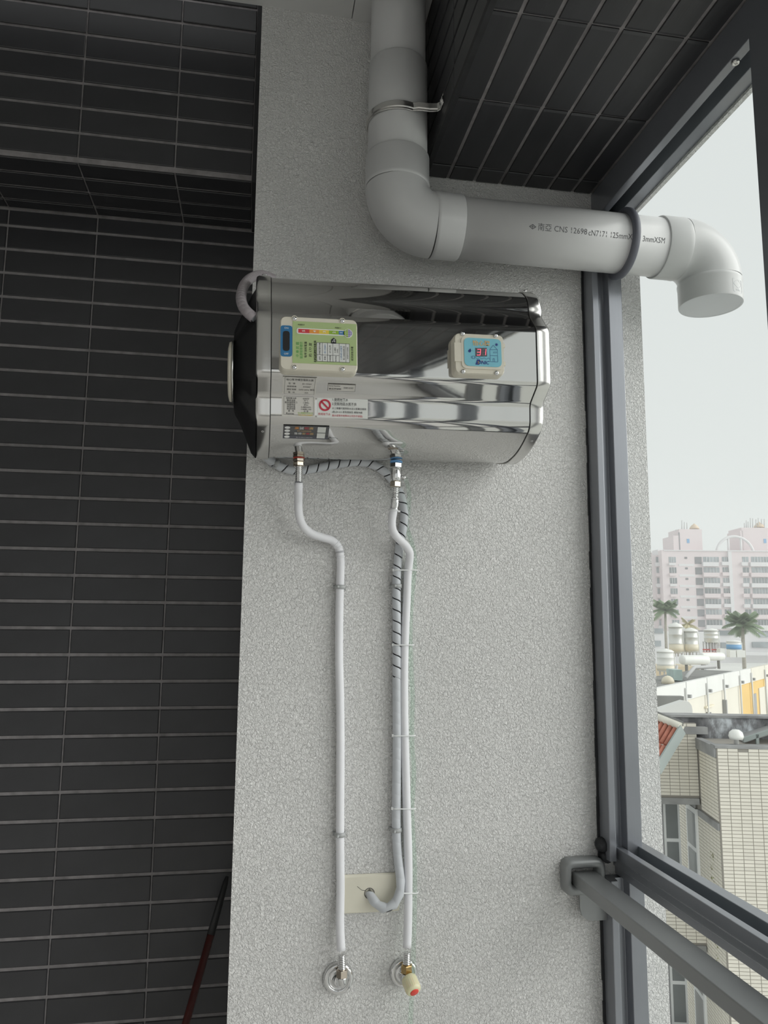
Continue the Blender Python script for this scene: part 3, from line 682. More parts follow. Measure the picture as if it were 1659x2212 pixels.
for cx, on in ((737, 'abgcd'), (855, 'bc')):
    for kx, (p, q) in SEG.items():
        def sp_(u): a = Q(cx-35+70*u[0]+(u[1]-.5)*16, 632-126*u[1]); return a
        line2([sp_(p), sp_(q)], dc, yf_ if kx not in on else yg_, .0011 if kx in on else .0008, 'led' if kx in on else 'segoff', 'led_segment', db)
hs = lambda pts, closed=False, wd=.0006: line2([Q(*p) for p in pts], dc, ye_, wd, 'navy', 'house_drawing', db, closed)
hs([(985, 510), (1155, 512), (1155, 785), (985, 775)], True); hs([(985, 510), (1065, 410), (1155, 512)]); hs([(985, 640), (1155, 648)]); hs([(1050, 775), (1050, 710), (1082, 712), (1082, 778)]); hs([(1065, 560), (1130, 562), (1130, 585), (1065, 583)], True, .0004)
hs([(650, 678), (705, 712), (755, 685), (805, 716), (855, 690), (905, 722), (945, 695), (980, 722)]); hs([(590, 650), (645, 650), (645, 705), (590, 705)], True); hs([(560, 662), (590, 664)]); hs([(560, 690), (590, 692)])
def disc(cx, cy, r, m='navy', nm='icon', k=16): 
    c = Q(cx, cy); return flatp([(c[0]+math.cos(2*PI*i/k)*r, c[1]+math.sin(2*PI*i/k)*r) for i in range(k)], dc, ye_, m, nm, db)
disc(1140, 398, .0023, 'navy', 'sun_icon'); disc(538, 538, .0029, 'navy', 'drop_icon'); hs([(525, 520), (558, 495), (562, 545)], False, .0012); hs([(568, 525), (600, 525), (630, 548)], False, .0003)
for k in range(12):
    a = k*PI/6; c = Q(1140, 398); line2([(c[0]+math.cos(a)*.0026, c[1]+math.sin(a)*.0026), (c[0]+math.cos(a)*.0038, c[1]+math.sin(a)*.0038)], dc, ye_, .0003, 'navy', 'sun_ray', db)
for cx, cy in ((400, 145), (1135, 190), (390, 980), (1128, 1018)):
    p = Q(cx, cy+.05*0); o = screw(W(dc[0]+p[0], YBX-.0005, dc[1]+p[1]), -Y, .0042, None); sub(o, db)
# --- printed film labels on the slanted facets
class Facet:
    def __init__(s, lo, hi, off=.0012):
        s.lo, s.hi = Vector((0, lo[0]-D, lo[1]+CZ)), Vector((0, hi[0]-D, hi[1]+CZ)); s.e = (s.hi-s.lo).normalized(); s.h = (s.hi-s.lo).length
        s.n = X.cross(s.e); s.off = off
        if s.n.y > 0: s.n = -s.n
    def p(s, x, v, k=0): return Vector((.0505+(x-.0425)*1.056, 0, 0))+s.lo+s.e*(v*s.h)+s.n*(s.off+k*.0004)
    def quad(s, x0, v0, x1, v1, m, name, k=0, par=None):
        b = MB().add([s.p(x0, v0, k), s.p(x1, v0, k), s.p(x1, v1, k), s.p(x0, v1, k)], [(0, 1, 2, 3)]); return into(HT, b.build(name, m)) if par is None else sub(b.build(name, m), par)
    def txt(s, st, size, m, x, v, al='CENTER', k=2, sx=1.0, par=None, sy=1.0):
        o = text(st, size, m, None, s.p(x, v, k), X, s.e*sy, 'lettering', align=al, sx=sx); return into(HT, o) if par is None else sub(o, par)
    def frame(s, x0, v0, x1, v1, m, name, par=None, wd=.0006):
        b = MB(); h = s.h
        for a in ((x0, v0, x1, v0+wd/h), (x0, v1-wd/h, x1, v1), (x0, v0, x0+wd, v1), (x1-wd, v0, x1, v1)):
            b.add([s.p(a[0], a[1], 2), s.p(a[2], a[1], 2), s.p(a[2], a[3], 2), s.p(a[0], a[3], 2)], [(0, 1, 2, 3)])
        return into(HT, b.build(name, m)) if par is None else sub(b.build(name, m), par)
def fsc(p): return (1.62+(p[0]-1.62)*.985, .56+(p[1]-.56)*.985)
FA = Facet(fsc((1.5225, .4655)), fsc((1.4735, .494))); FB = Facet(fsc((1.5265, .420)), fsc((1.5225, .4655))); FC = Facet(fsc((1.586, .386)), fsc((1.5385, .4065)))
x0_, x1_ = .0425, .1005
rl = FA.quad(x0_-.004, .12, x1_+.003, .93, 'film', 'rating_label')
FA.txt('怡心牌 貯備型電熱水器', .0062, 'ink', (x0_+x1_)/2, .80, sx=.86, par=rl)
FA.frame(x0_, .10, x1_, .92, 'ink', 'table_line', rl, .0004)
for i, (a, b) in enumerate((('型   號', 'ES-1026H'), ('檢驗標識', 'R33057'), ('額定電壓', '220V 60Hz 單相'), ('電   流', '26A'))):
    FA.txt(a, .0048, 'ink', x0_+.014, .62-.145*i, par=rl); FA.txt(b, .0048, 'ink', x0_+.043, .62-.145*i, par=rl)
r2 = FB.quad(x0_-.004, .03, x1_+.003, .93, 'film', 'rating_label')
FB.frame(x0_, .10, x1_, .96, 'ink', 'table_line', r2, .0004)
for i, (a, b) in enumerate((('消耗電功率', '6000W'), ('最高溫度', '75°C'), ('最高使用壓力', '1.0MPa'), ('保護等級', 'IPX4'), ('保溫耗電', '0.4883kWh'), ('製造號碼', '1140821102'), ('產   地', '台 灣'))):
    FB.txt(a, .0044, 'ink', x0_+.014, .86-.098*i, par=r2); FB.txt(b, .0044, 'ink', x0_+.043, .86-.098*i, par=r2)
FB.txt('Asonic', .0062, 'ink', x0_+.012, .16, par=r2); FB.txt('怡心實業股份有限公司', .0042, 'p_green', x0_+.042, .19, sx=.75, par=r2); FB.txt('TEL:0800-084809', .0042, 'p_yellow', x0_+.042, .10, par=r2)
sl = FA.quad(.126, .33, .180, .66, 'film', 'serial_label'); FA.frame(.126, .33, .180, .66, 'ink', 'table_line', sl, .0005)
FA.txt('Serial Number', .0050, 'ink', .128, .58, al='LEFT', par=sl, sx=.8); FA.txt('產品序號碼', .0052, 'ink', .128, .43, al='LEFT', par=sl); FA.txt('04R1030', .0056, 'ink', .157, .50, al='LEFT', par=sl)
wl_ = FB.quad(.107, .02, .208, .97, 'paper', 'warning_label')
FBc = FB.p(.1225, .60, 2); rg = MB(); nn_ = 28
def fp(r, a): return FBc+X*(r*math.cos(a))+FB.e*(r*math.sin(a))
for k in range(nn_):
    a0, a1 = 2*PI*k/nn_, 2*PI*(k+1)/nn_; rg.add([fp(.0125, a0), fp(.0125, a1), fp(.0086, a1), fp(.0086, a0)], [(0, 1, 2, 3)])
rg.add([fp(.0112, PI*.75+.16), fp(.0112, PI*.75-.16), fp(.0112, -PI*.25+.16), fp(.0112, -PI*.25-.16)], [(0, 1, 2, 3)]); sub(rg.build('prohibition_sign', 'crimson'), wl_)
for s_, sz, x, v, m in (('1.使用地下水', .0066, .1365, .86, 'ink'), ('2.安裝地區水質不良', .0066, .1365, .67, 'ink'), ('以上兩種可實際取水送公證單位檢測', .0050, .1365, .46, 'ink'), ('(若LSI<-0.5 表有腐蝕性 導致內桶', .0050, .1365, .29, 'ink'), ('漏水或零件故障本公司恕不保固)', .0050, .1365, .12, 'crimson')):
    FB.txt(s_, sz, m, x, v, al='LEFT', par=wl_, sx=.9)
FB.txt('禁用地下水', .0055, 'crimson', .1215, .17, par=wl_, sx=.95)
for v in (.79, .60):
    FB.quad(.140, v-.006, .140+(.024 if v > .7 else .042), v, 'ink', 'underline', 3, wl_)
stk = FC.quad(.0425, .12, .133, .985, 'stickergrey', 'dealer_sticker')
FC.quad(.0425, .12, .133, .33, 'dispgrey', 'sticker_band', 1, stk)
for k in range(4):
    c = FC.p(.0505, .86-.205*k, 2); b = MB(); nv = 18
    b.add([c+X*(.0058*math.cos(2*PI*i/nv))+FC.e*(.0042*math.sin(2*PI*i/nv)) for i in range(nv)], [tuple(range(nv))]); sub(b.build('sticker_oval', 'white'), stk)
for i, (ch, m) in enumerate(zip('廣誠明廣', ('p_orange', 'white', 'p_red', 'tan'))): FC.txt(ch, .0095, m, .069+.0095*i, .83, par=stk)
FC.txt('電熱水器專業安裝', .0038, 'tan', .084, .65, par=stk)
for i, (ch, m) in enumerate(zip('售修安保固', ('white', 'white', 'tan', 'p_red', 'tan'))): FC.txt(ch, .0080, m, .068+.0078*i, .47, par=stk)
FC.txt('TEL 07-0000 07-0000 0930', .0032, 'white', .085, .22, par=stk)
FC.quad(.110, .58, .1265, .95, 'paper', 'blank_patch', 2, stk); FC.quad(.110, .19, .1265, .54, 'paper', 'blank_patch', 2, stk)

HT.location = (.288, -.0784, 1.9998); HT.scale = (.96, .96, .96); HT.rotation_euler = (0, math.radians(-1.3), 0)

# ================================================================== water lines on the wall
def path(pts): return spline([atY(*p) for p in pts])
def corr(b, pts, r=.0078, amp=.0011, per=.0042, n=16):
    pts = resample(pts, per/6); b.tube(pts, [r+amp*math.sin(2*PI*i/6) for i in range(len(pts))], n)
    return b
def hexnut(b, c, ax, r, h, chamfer=.0012):
    ax = Vector(ax).normalized(); c = Vector(c)
    b.lathe([(r-chamfer, 0), (r, chamfer), (r, h-chamfer), (r-chamfer, h)], c, ax, 6, smooth=False, ref=(.3, 1, 0)); return b
SL = .0092
YH = 1.628                                              # depth of the heater nipples
# ---- hot line (left)
h1 = thing('hot_water_hose', 'white insulated hose under the left end of the heater, with an S bend', 'hose', loc=atY(645, 990, YH))
nip = atY(645.5, 986, YH); dn = (atY(646, 1040, YH)-nip).normalized()
def down(p, d, s): return p+d*s
into(h1, MB().lathe([(.0085, -.010), (.0085, .004)], nip, dn, 20).build('nipple', 'chrome'))
into(h1, MB().lathe([(.012, .0005), (.0125, .0015), (.0125, .004), (.012, .005)], nip, dn, 20).build('gasket', 'redgasket'))
into(h1, MB().tube([nip+dn*.0025+X*-.022, nip+dn*.0025+X*-.012], .0012, 8).build('red_tag', 'redgasket'))
into(h1, hexnut(MB(), nip+dn*.005, dn, .0135, .007).build('nut', 'brass'))
into(h1, hexnut(MB(), nip+dn*.0125, dn, .0128, .0095).build('nut', 'brass'))
hp = path([(646, 1004, YH), (645.5, 1025, YH), (645, 1050, YH), (644.5, 1085, 1.662), (646, 1112, 1.668), (654, 1135, 1.677), (672, 1152, 1.686), (697, 1161, 1.695), (718, 1168, 1.702), (731, 1182, 1.707), (735.5, 1203, 1.709), (735.5, 1240, 1.7095),
           (734.5, 1268, 1.7095), (733, 1330, 1.7095), (732.5, 1420, 1.7095), (734.5, 1500, 1.7095), (735.5, 1600, 1.7095), (735, 1700, 1.7095), (734.5, 1802, 1.7095), (735, 1870, 1.7095), (735.5, 1920, 1.709), (734.5, 1980, 1.705), (735.5, 2025, 1.700), (738, 2062, 1.696), (739, 2096, 1.694)])
def cut(pts, za, zb): return [p for p in pts if zb <= p.z <= za]
zt_ = atY(645, 1040, YH).z; zb2 = atY(738, 2058, 1.696).z
into(h1, corr(MB(), cut(hp, 9, zt_-.004)).build('corrugated_pipe', 'chrome'))
sl1 = cut(hp, zt_, zb2)
b = MB().tube(sl1, SL, 18)
into(h1, b.build('sleeve', 'white_sleeve'))
into(h1, corr(MB(), cut(hp, zb2+.004, -9)).build('corrugated_pipe', 'chrome'))
nb = hp[-1]
into(h1, hexnut(MB(), nb+Z*.002, (0, 0, -1), .0128, .015).build('nut', 'brass'))
for q in range(5):                                      # creases of the sleeve at the lower bend
    i = min(range(len(sl1)), key=lambda k: (sl1[k]-atY(727+q*2, 1176+q*6, 1.706)).length); t = (sl1[i+1]-sl1[i]).normalized()
    into(h1, MB().lathe([(SL, -.0022), (SL+.0007, 0), (SL, .0022)], sl1[i], t, 18).build('sleeve_crease', 'white_sleeve'))
# wall outlet (left)
def escutcheon(par, c, r):
    into(par, MB().lathe([(r, 0), (r, .002), (r*.97, .006), (r*.90, .0095), (r*.78, .0105), (r*.66, .009), (r*.62, .007), (r*.50, .0085), (r*.34, .012), (r*.30, .020)], c, -Y, 40).build('escutcheon', 'chrome'))
w1 = thing('wall_outlet', 'chrome round wall outlet with elbow at the foot of the left hose', 'wall outlet', loc=Vector((atY(731, 2113, 1.71).x, 0, atY(731, 2113, 1.71).z)))
c1 = Vector((atY(731, 2113, 1.715).x, -.0008, atY(731, 2113, 1.715).z)); escutcheon(w1, c1, .0325)
tp = nb+Z*-.013
into(w1, MB().tube(spline([c1+Y*-.004, Vector((tp.x, tp.y-.000, c1.z-.001))+Y*.004, Vector((tp.x, tp.y, c1.z+.008)), tp], .003), [.0125]*3+[.0118]*200 if False else .0115, 18).build('elbow', 'chrome'))
# ---- cold line (right)
nip2 = atY(856, 997, YH); dn2 = (atY(854.5, 1050, YH)-nip2).normalized()
v1 = thing('safety_valve', 'chrome safety valve with side outlet below the heater, on the right supply line', 'valve', loc=nip2)
into(v1, MB().lathe([(.0095, -.012), (.0095, .003)], nip2, dn2, 20).build('nipple', 'chrome'))
into(v1, hexnut(MB(), nip2+dn2*-.009, dn2, .0135, .0075).build('nut', 'chrome'))
into(v1, MB().lathe([(.0135, -.0012), (.014, 0), (.014, .0025), (.0135, .0035)], nip2, dn2, 20).build('gasket', 'bluegasket'))
into(v1, hexnut(MB(), nip2+dn2*.004, dn2, .0142, .011).build('nut', 'chrome'))
into(v1, MB().lathe([(.0118, .015), (.0128, .018), (.0128, .040), (.0115, .0435), (.010, .046)], nip2, dn2, 24).build('valve_body', 'chrome'))
so2 = nip2+dn2*.036+X*.011
into(v1, MB().lathe([(.0042, 0), (.0042, .005), (.0052, .006), (.0052, .011), (.003, .0115), (.003, .009), (0, .009)], so2, (.8, -.6, 0), 14).build('side_outlet', 'chrome'))
h2 = thing('cold_water_hose', 'white insulated hose on the right, beside the grey spiral wrapped cable', 'hose', loc=nip2+dn2*.05)
into(h2, hexnut(MB(), nip2+dn2*.046, dn2, .0132, .0125).build('nut', 'brass'))
cp = path([(854.5, 1054, YH), (853.5, 1075, YH), (851, 1098, 1.658), (846.5, 1125, 1.660), (848.5, 1146, 1.664), (860, 1163, 1.672), (875, 1177, 1.682), (885, 1194, 1.694), (884, 1215, 1.703), (881, 1240, 1.7075), (879, 1290, 1.709), (876, 1350, 1.709), (873.5, 1420, 1.709), (873, 1490, 1.709), (874, 1580, 1.709), (877, 1690, 1.709), (880, 1790, 1.708), (882, 1860, 1.706), (882, 1927, 1.702), (881, 1995, 1.696), (879, 2057, 1.690), (878.5, 2090, 1.688)])
zt2, zb3 = atY(851, 1090, YH).z, atY(879, 2056, 1.69).z
into(h2, corr(MB(), cut(cp, 9, zt2-.004)).build('corrugated_pipe', 'chrome'))
into(h2, MB().tube(cut(cp, zt2, zb3), SL, 18).build('sleeve', 'white_sleeve'))
into(h2, corr(MB(), cut(cp, zb3+.004, -9)).build('corrugated_pipe', 'chrome'))
nb2 = cp[-1]
into(h2, hexnut(MB(), nb2+Z*.006, (0, 0, -1), .0128, .016).build('nut', 'gold'))
w2 = thing('angle_valve', 'wall stop valve with ribbed translucent yellow knob and red button', 'valve', loc=Vector((atY(872, 2100, 1.71).x, 0, atY(872, 2100, 1.71).z)))
c2 = Vector((atY(872, 2101, 1.715).x, -.0008, atY(872, 2101, 1.715).z)); escutcheon(w2, c2, .0300)
tp2 = nb2+Z*-.009
into(w2, MB().tube(spline([c2+Y*-.004, Vector((tp2.x, tp2.y+.006, c2.z-.006)), tp2], .003), .0112, 18).build('valve_body', 'chrome'))
kd = Vector((.22, -.80, -.52)).normalized(); kc = Vector((tp2.x, tp2.y-.002, c2.z+.010))
kb = MB(); rings = []; nk = 72
for j, (r, h) in enumerate(((.0120, .008), (.0155, .010), (.0165, .016), (.0165, .034), (.0155, .038), (.0125, .0405), (.0085, .041))):
    e1 = (Z-kd*Z.dot(kd)).normalized(); e2_ = kd.cross(e1)
    rings.append([kc+kd*h+(e1*math.cos(2*PI*i/nk)+e2_*math.sin(2*PI*i/nk))*(r*(1+(.022 if (i % 3 == 0 and 1 < j < 5) else 0))) for i in range(nk)])
kb.add([v for r_ in rings for v in r_], [(j*nk+i, j*nk+(i+1) % nk, (j+1)*nk+(i+1) % nk, (j+1)*nk+i) for j in range(6) for i in range(nk)], True)
kb.f += [tuple(range(nk-1, -1, -1)), tuple(6*nk+i for i in range(nk))]; kb.sm += [False, False]
into(w2, kb.build('knob', 'knob', sharp=50))
into(w2, MB().lathe([(.0092, .0395), (.0092, .042), (.0085, .0426), (0, .0428)], kc, kd, 24).build('knob_button', 'red'))
into(w2, MB().lathe([(.0065, 0), (.0065, .010)], kc, kd, 14).build('spindle', 'chrome'))

# ---- cable with grey spiral wrap
def wrapped(par, pts, r, pitch, gaps, core, m):
    # core cable plus a helical strip; gaps(s 0..1) -> share of the pitch left open
    pts = resample(pts, .0028); fr = frames(pts); n = len(pts)
    into(par, MB().tube(pts, r*.76, 14).build('cable', core))
    b = MB(); L = [0.0]
    for a, c in zip(pts, pts[1:]): L.append(L[-1]+(c-a).length)
    def at(s):
        s = max(0, min(L[-1]-1e-6, s)); lo, hi = 0, n-1
        while hi-lo > 1:
            md_ = (lo+hi)//2
            if L[md_] <= s: lo = md_
            else: hi = md_
        t = (s-L[lo])/max(1e-9, L[hi]-L[lo]); A, B = fr[lo][1].lerp(fr[hi][1], t), fr[lo][2].lerp(fr[hi][2], t)
        return pts[lo].lerp(pts[hi], t), A.normalized(), B.normalized()
    turns = L[-1]/pitch; N_ = int(turns*16); vs = []
    for k in range(N_+1):
        s = L[-1]*k/N_; th = -2*PI*s/pitch; wd = pitch*(1-gaps(s/L[-1]))
        for ds, rr in ((0, r*.97), (.06*wd, r), (wd*.94, r), (wd, r*.97)):
            p, A, B = at(s+ds-wd/2); vs.append(p+(A*math.cos(th)+B*math.sin(th))*rr)
    b.add(vs, [(4*k+i, 4*k+i+1, 4*k+4+i+1, 4*k+4+i) for k in range(N_) for i in range(3)], True)
    o = b.build('spiral_wrap', m); md2 = o.modifiers.new('t', 'SOLIDIFY'); md2.thickness = .0009; md2.offset = 1
    return into(par, o)
YC = 1.709
cb1 = thing('spiral_wrapped_cable', 'long cable in grey spiral wrap from under the heater down to the ivory plate', 'cable', loc=atY(575, 990, YC))
cpts = path([(562, 968, 1.70), (578, 990, 1.705), (600, 1006, YC), (640, 1017, YC), (690, 1010, YC), (740, 1001, YC), (780, 998, YC), (812, 1006, YC), (840, 1028, YC), (862, 1060, YC), (873, 1100, YC), (871, 1140, YC), (864, 1172, YC), (860, 1205, YC), (857.5, 1235, YC), (856.5, 1268, YC), (857, 1350, YC), (857, 1500, YC), (857.5, 1600, YC), (856.5, 1700, YC), (856, 1792, YC), (859, 1850, 1.708), (864, 1890, 1.703), (866, 1916, 1.696), (860, 1940, 1.691), (848, 1957, 1.690), (834, 1963, 1.691), (819, 1958, 1.696), (806, 1945, 1.703), (799, 1932, 1.713), (798, 1928, 1.7155)])
wrapped(cb1, cpts, .0090, .0250, lambda s: .13 if s < .60 else -.08, 'cable_core', 'grey_wrap')
cb2 = thing('short_wrapped_cable', 'short grey wrapped cable looping from the heater top into its black left end', 'cable', loc=atY(560, 596, 1.66))
wrapped(cb2, path([(590, 602, 1.66), (568, 594, 1.64), (547, 598, 1.60), (531, 611, 1.55), (523, 629, 1.50), (521, 647, 1.465), (526, 664, 1.445), (538, 678, 1.432), (551, 688, 1.428)]), .0098, .0125, lambda s: -.02, 'cable_grey', 'pinkwrap')

# ---- clear drain tube
gt = path([(874, 1031, 1.652), (880, 1045, 1.66), (884, 1075, 1.69), (881, 1115, 1.7125), (878, 1135, 1.7135), (886, 1160, 1.7135), (894, 1190, 1.7135), (896, 1225, 1.7135), (890, 1290, 1.7135), (887, 1350, 1.7135), (887, 1393, 1.7135), (889, 1450, 1.7135), (891.5, 1510, 1.7135), (890, 1570, 1.7135), (891, 1620, 1.7135), (894.5, 1660, 1.7135), (892, 1710, 1.7135), (890, 1748, 1.7135), (893, 1810, 1.7135), (895.5, 1860, 1.713), (896, 1920, 1.712), (895, 1990, 1.708), (893, 2050, 1.700), (893.5, 2085, 1.694), (891, 2130, 1.700), (888, 2180, 1.708), (886, 2230, 1.7125), (884, 2420, 1.7135)])
gt = resample(gt, .01); g_ = MB().tube(gt, .0050, 12, caps=False)
gx = thing('drain_tube', 'thin clear greenish plastic tube hanging along the right hose', 'tube', loc=gt[0])
into(gx, g_.build('tube_wall', 'greentube'))

# ---- clips and ties
def clip(px, py, lab, r=SL):
    p = atY(px, py, 1.7095); t = thing('cable_clip', lab, 'clip', 'grey saddle clips on the hoses', loc=(p.x, 0, p.z))
    pts = [Vector((p.x-r-.006, -.001, p.z)), Vector((p.x-r-.0015, -.001, p.z))]+[p+Vector((math.cos(a)*(r+.0012), -math.sin(a)*(r+.0012), 0)) for a in [PI-k*PI/12 for k in range(13)]]+[Vector((p.x+r+.0015, -.001, p.z))]
    b = MB(); vs = []
    for q in pts: vs += [q+Z*.0045, q-Z*.0045]
    b.add(vs, [(2*i, 2*i+1, 2*i+3, 2*i+2) for i in range(len(pts)-1)], True)
    o = b.build('saddle', 'clip'); md_ = o.modifiers.new('t', 'SOLIDIFY'); md_.thickness = .0016; md_.offset = 1; into(t, o)
    into(t, MB().lathe([(.0028, 0), (.0028, .014), (.0018, .0165), (0, .0168)], Vector((p.x-r*.45, p.y-.006, p.z)), (-.25, -.97, 0), 12).build('nail', 'clip'))
clip(735, 1268, 'upper grey clip on the left white hose'); clip(734.5, 1802, 'lower grey clip on the left white hose')
clip(857, 1266, 'upper grey clip on the spiral wrapped cable', .0092); clip(856, 1792, 'lower grey clip on the spiral wrapped cable', .0092)
t_ = thing('cable_clip', 'tilted grey clip on the cable at the lower left corner of the heater', 'clip', 'grey saddle clips on the hoses', loc=atY(596, 1002, 1.70))
pq = atY(597, 1003, 1.709); ax_ = (atY(620, 1013, 1.709)-atY(580, 992, 1.709)).normalized()
into(t_, MB().lathe([(.0092, -.005), (.0108, -.005), (.0108, .005), (.0092, .005)], pq, ax_, 20).build('saddle', 'clip'))
into(t_, MB().lathe([(.003, 0), (.003, .013), (.002, .0155), (0, .0158)], pq+Vector((-.004, -.006, -.008)), (-.1, -.95, -.25), 12).build('nail', 'clip'))
def tie(py, xs_t, lab, dz=0.0):
    # a nylon tie: loop round the listed cross points at one height
    pts = [atY(x, py, y) for x, y in xs_t]; t = thing('cable_tie', lab, 'cable tie', 'white nylon cable ties', loc=pts[0])
    front = [p+Y*-.0105 for p in pts]; lo, hi = pts[0], pts[-1]
    loop = [lo+Vector((-.0098, .000, 0))]+[lo+Vector((-.007, -.0085, 0))]+front+[hi+Vector((.0058, -.007, 0)), hi+Vector((.0075, .0005, 0))]
    loop = spline(loop, .003)
    into(t, MB().tube(loop, .0014, 8).build('strap', 'tie'))
    into(t, MB().obox(loop[0]+Vector((-.002, -.006, -.0028)), X*.0045, Y*.004, Z*.0056).build('head', 'tie'))
g3 = lambda a, c, g: [(a, 1.709), (c, 1.709), (g, 1.712)]
tie(1232, g3(858, 880, 895), 'white cable tie round the cables just above the upper clips'); tie(1393, g3(857, 874, 887), 'white cable tie below the upper clips')
tie(1588, g3(857, 874, 890), 'white cable tie halfway down the right hose'); tie(1745, g3(856, 878, 890), 'white cable tie just above the lower clips')
tie(1926, [(866, 1.698), (882, 1.702), (896, 1.711)], 'white cable tie beside the ivory plate, lowest of all')
tg = thing('cable_tie', 'white cable tie round the top of the right sleeve, under the valve', 'cable tie', 'white nylon cable ties', loc=atY(850, 1102, YH))
into(tg, MB().lathe([(SL+.0002, -.0016), (SL+.0016, -.0016), (SL+.0016, .0016), (SL+.0002, .0016)], atY(850, 1103, 1.659), (0, 0, 1), 20).build('strap', 'tie')); into(tg, MB().obox(atY(860, 1106, 1.655), X*.005, Y*.004, Z*.0035).build('head', 'tie'))

# ---- ivory blank plate
pa, pb = atY(737, 1891, 1.715), atY(863, 1968, 1.715)
bpz = thing('blank_plate', 'ivory rectangular cover plate on the wall behind the hoses', 'wall plate', loc=(pa.x, 0, pb.z))
cxp, czp = (pa.x+pb.x)/2, (pa.z+pb.z)/2; wp, hp_ = pb.x-pa.x, pa.z-pb.z
bb = MB(); rr_ = []
for ins, y in ((0, -.0008), (0, -.003), (.0025, -.0065), (.0035, -.007)):
    rr_.append([Vector((cxp+a, y, czp+c)) for a, c in rrect(wp-2*ins, hp_-2*ins, .003, 3)])
npl = len(rr_[0]); bb.add([v for r_ in rr_ for v in r_], [(j*npl+i, j*npl+(i+1) % npl, (j+1)*npl+(i+1) % npl, (j+1)*npl+i) for j in range(3) for i in range(npl)], True)
bb.f.append(tuple(3*npl+i for i in range(npl))); bb.sm.append(False)
into(bpz, bb.build('cover', 'plate', sharp=30))
hc = atY(798, 1930, 1.7125)
into(bpz, MB().lathe([(.0115, -.0002), (.0105, .0004), (.0098, -.001)], Vector((hc.x, -.0072, hc.z)), -Y, 24).build('hole_rim', 'cable_core'))
into(bpz, MB().tube([Vector((pa.x+.035, -.0072, czp+.016)), Vector((pa.x+.045, -.0072, czp+.008)), Vector((hc.x-.008, -.0072, hc.z+.006))], .0004, 6).build('scratch', 'ink'))

# ---- maroon pole leaning in the recess
pt, pbm = Vector((-.043, .395, CZ-.70)), None
q1 = atY(491, 1893, 2.10); q2 = atY(401, 2212, 1.98); dd = (q2-q1); q3 = q2+dd*((q2.z-.03)/-dd.z)
pl = thing('broom_pole', 'dark maroon pole leaning in the corner of the tiled recess', 'pole', loc=q3)
into(pl, MB().tube([q3, q1.lerp(q3, .12)], .0095, 16).build('shaft', 'pole'))
into(pl, MB().tube([q1.lerp(q3, .125), q1.lerp(q3, .06), q1.lerp(q3, .015), q1], [.0098, .0085, .007, .004], 16).build('tip', 'blackplastic'))

# ================================================================== outdoors
gd = MB().box((-300, -300, -18.2), (700, 900, -18)).build('ground', 'ground'); tag(gd, 'pale ground far below between the buildings', 'ground', kind='structure')

# ---- near cream tiled building
ang = math.radians(-13.9); ur = Vector((math.cos(ang), math.sin(ang), 0)); nb_ = Vector((-ur.y, ur.x, 0))      # along the facade, away from the viewer
C0 = bgp(1547, 1614, 16.0)
nbd = thing('tiled_building', 'cream tiled neighbour building with stained concrete ledges, lower right beyond the window', 'building', loc=Vector((C0.x, C0.y, -18)))
def LB(u, v, z): return Vector((C0.x, C0.y, C0.z))+ur*u+nb_*v+Z*z
def lbox(name, m, u0, v0, z0, u1, v1, z1, par=nbd):
    return into(par, MB().obox(LB(u0, v0, z0), ur*(u1-u0), nb_*(v1-v0), Z*(z1-z0)).build(name, m)) if par is nbd else sub(MB().obox(LB(u0, v0, z0), ur*(u1-u0), nb_*(v1-v0), Z*(z1-z0)).build(name, m), par)
BU, BV = .205, .0695
fw = lbox('facade', 'bjoint', 0, 0, -16, 5.5, 1.2, 0)
rw = lbox('return_wall', 'bjoint', -.001, .001, -16, .2, 3.4, -.02)
LV = 1.15
BT = tile_mesh(BU-.012, BV-.011, .008, .001, 'tile', 'btile')
def facade_tiles(par, u0, n_u, ztop, n_v, plane, joined=False, skip=None):
    mb = MB()
    for i in range(n_u):
        for j in range(n_v):
            if skip and skip(i, j): continue
            u = u0+(i+.5)*BU; z = ztop-(j+.5)*BV
            if plane == 'f': o, ux = LB(u, 0, z), ur
            elif plane == 'b': o, ux = LB(u, LV, z), ur
            else: o, ux = LB(-.001, u, z), -nb_
            n = ux.cross(Z)
            if joined: mb.obox(o-ux*(BU-.012)/2-Z*(BV-.011)/2, ux*(BU-.012), Z*(BV-.011), n*.008)
            else:
                ob = bpy.data.objects.new('tile', BT); COL.objects.link(ob); ob.parent = par
                ob.matrix_world = Matrix(((ux.x, 0, n.x, o.x), (ux.y, 0, n.y, o.y), (ux.z, 1, n.z, o.z), (0, 0, 0, 1)))
    if joined: tag(sub(mb.build('tile_field', 'btile'), par), kind='stuff')
facade_tiles(fw, .015, 6, -.02, 50, 'f', skip=lambda i, j: i == 2 and j == 0)
facade_tiles(fw, .015, 6, -.02-50*BV, 110, 'f', True); facade_tiles(fw, .015+6*BU, 18, -.02, 160, 'f', True)
facade_tiles(rw, .03, 5, -.22, 18, 's', True); facade_tiles(rw, .03, 16, -.22-20.5*BV, 100, 's', True)
lbox('ledge', 'bconc', -.03, -.02, -.02, 5.5, .25, .035); lbox('ledge', 'bconc', -.05, .01, -.21, .10, LV+.1, .02)
lbox('ledge', 'bconc', -.045, .01, -.22-20.4*BV, .02, LV+.05, -.22-18*BV-.03)
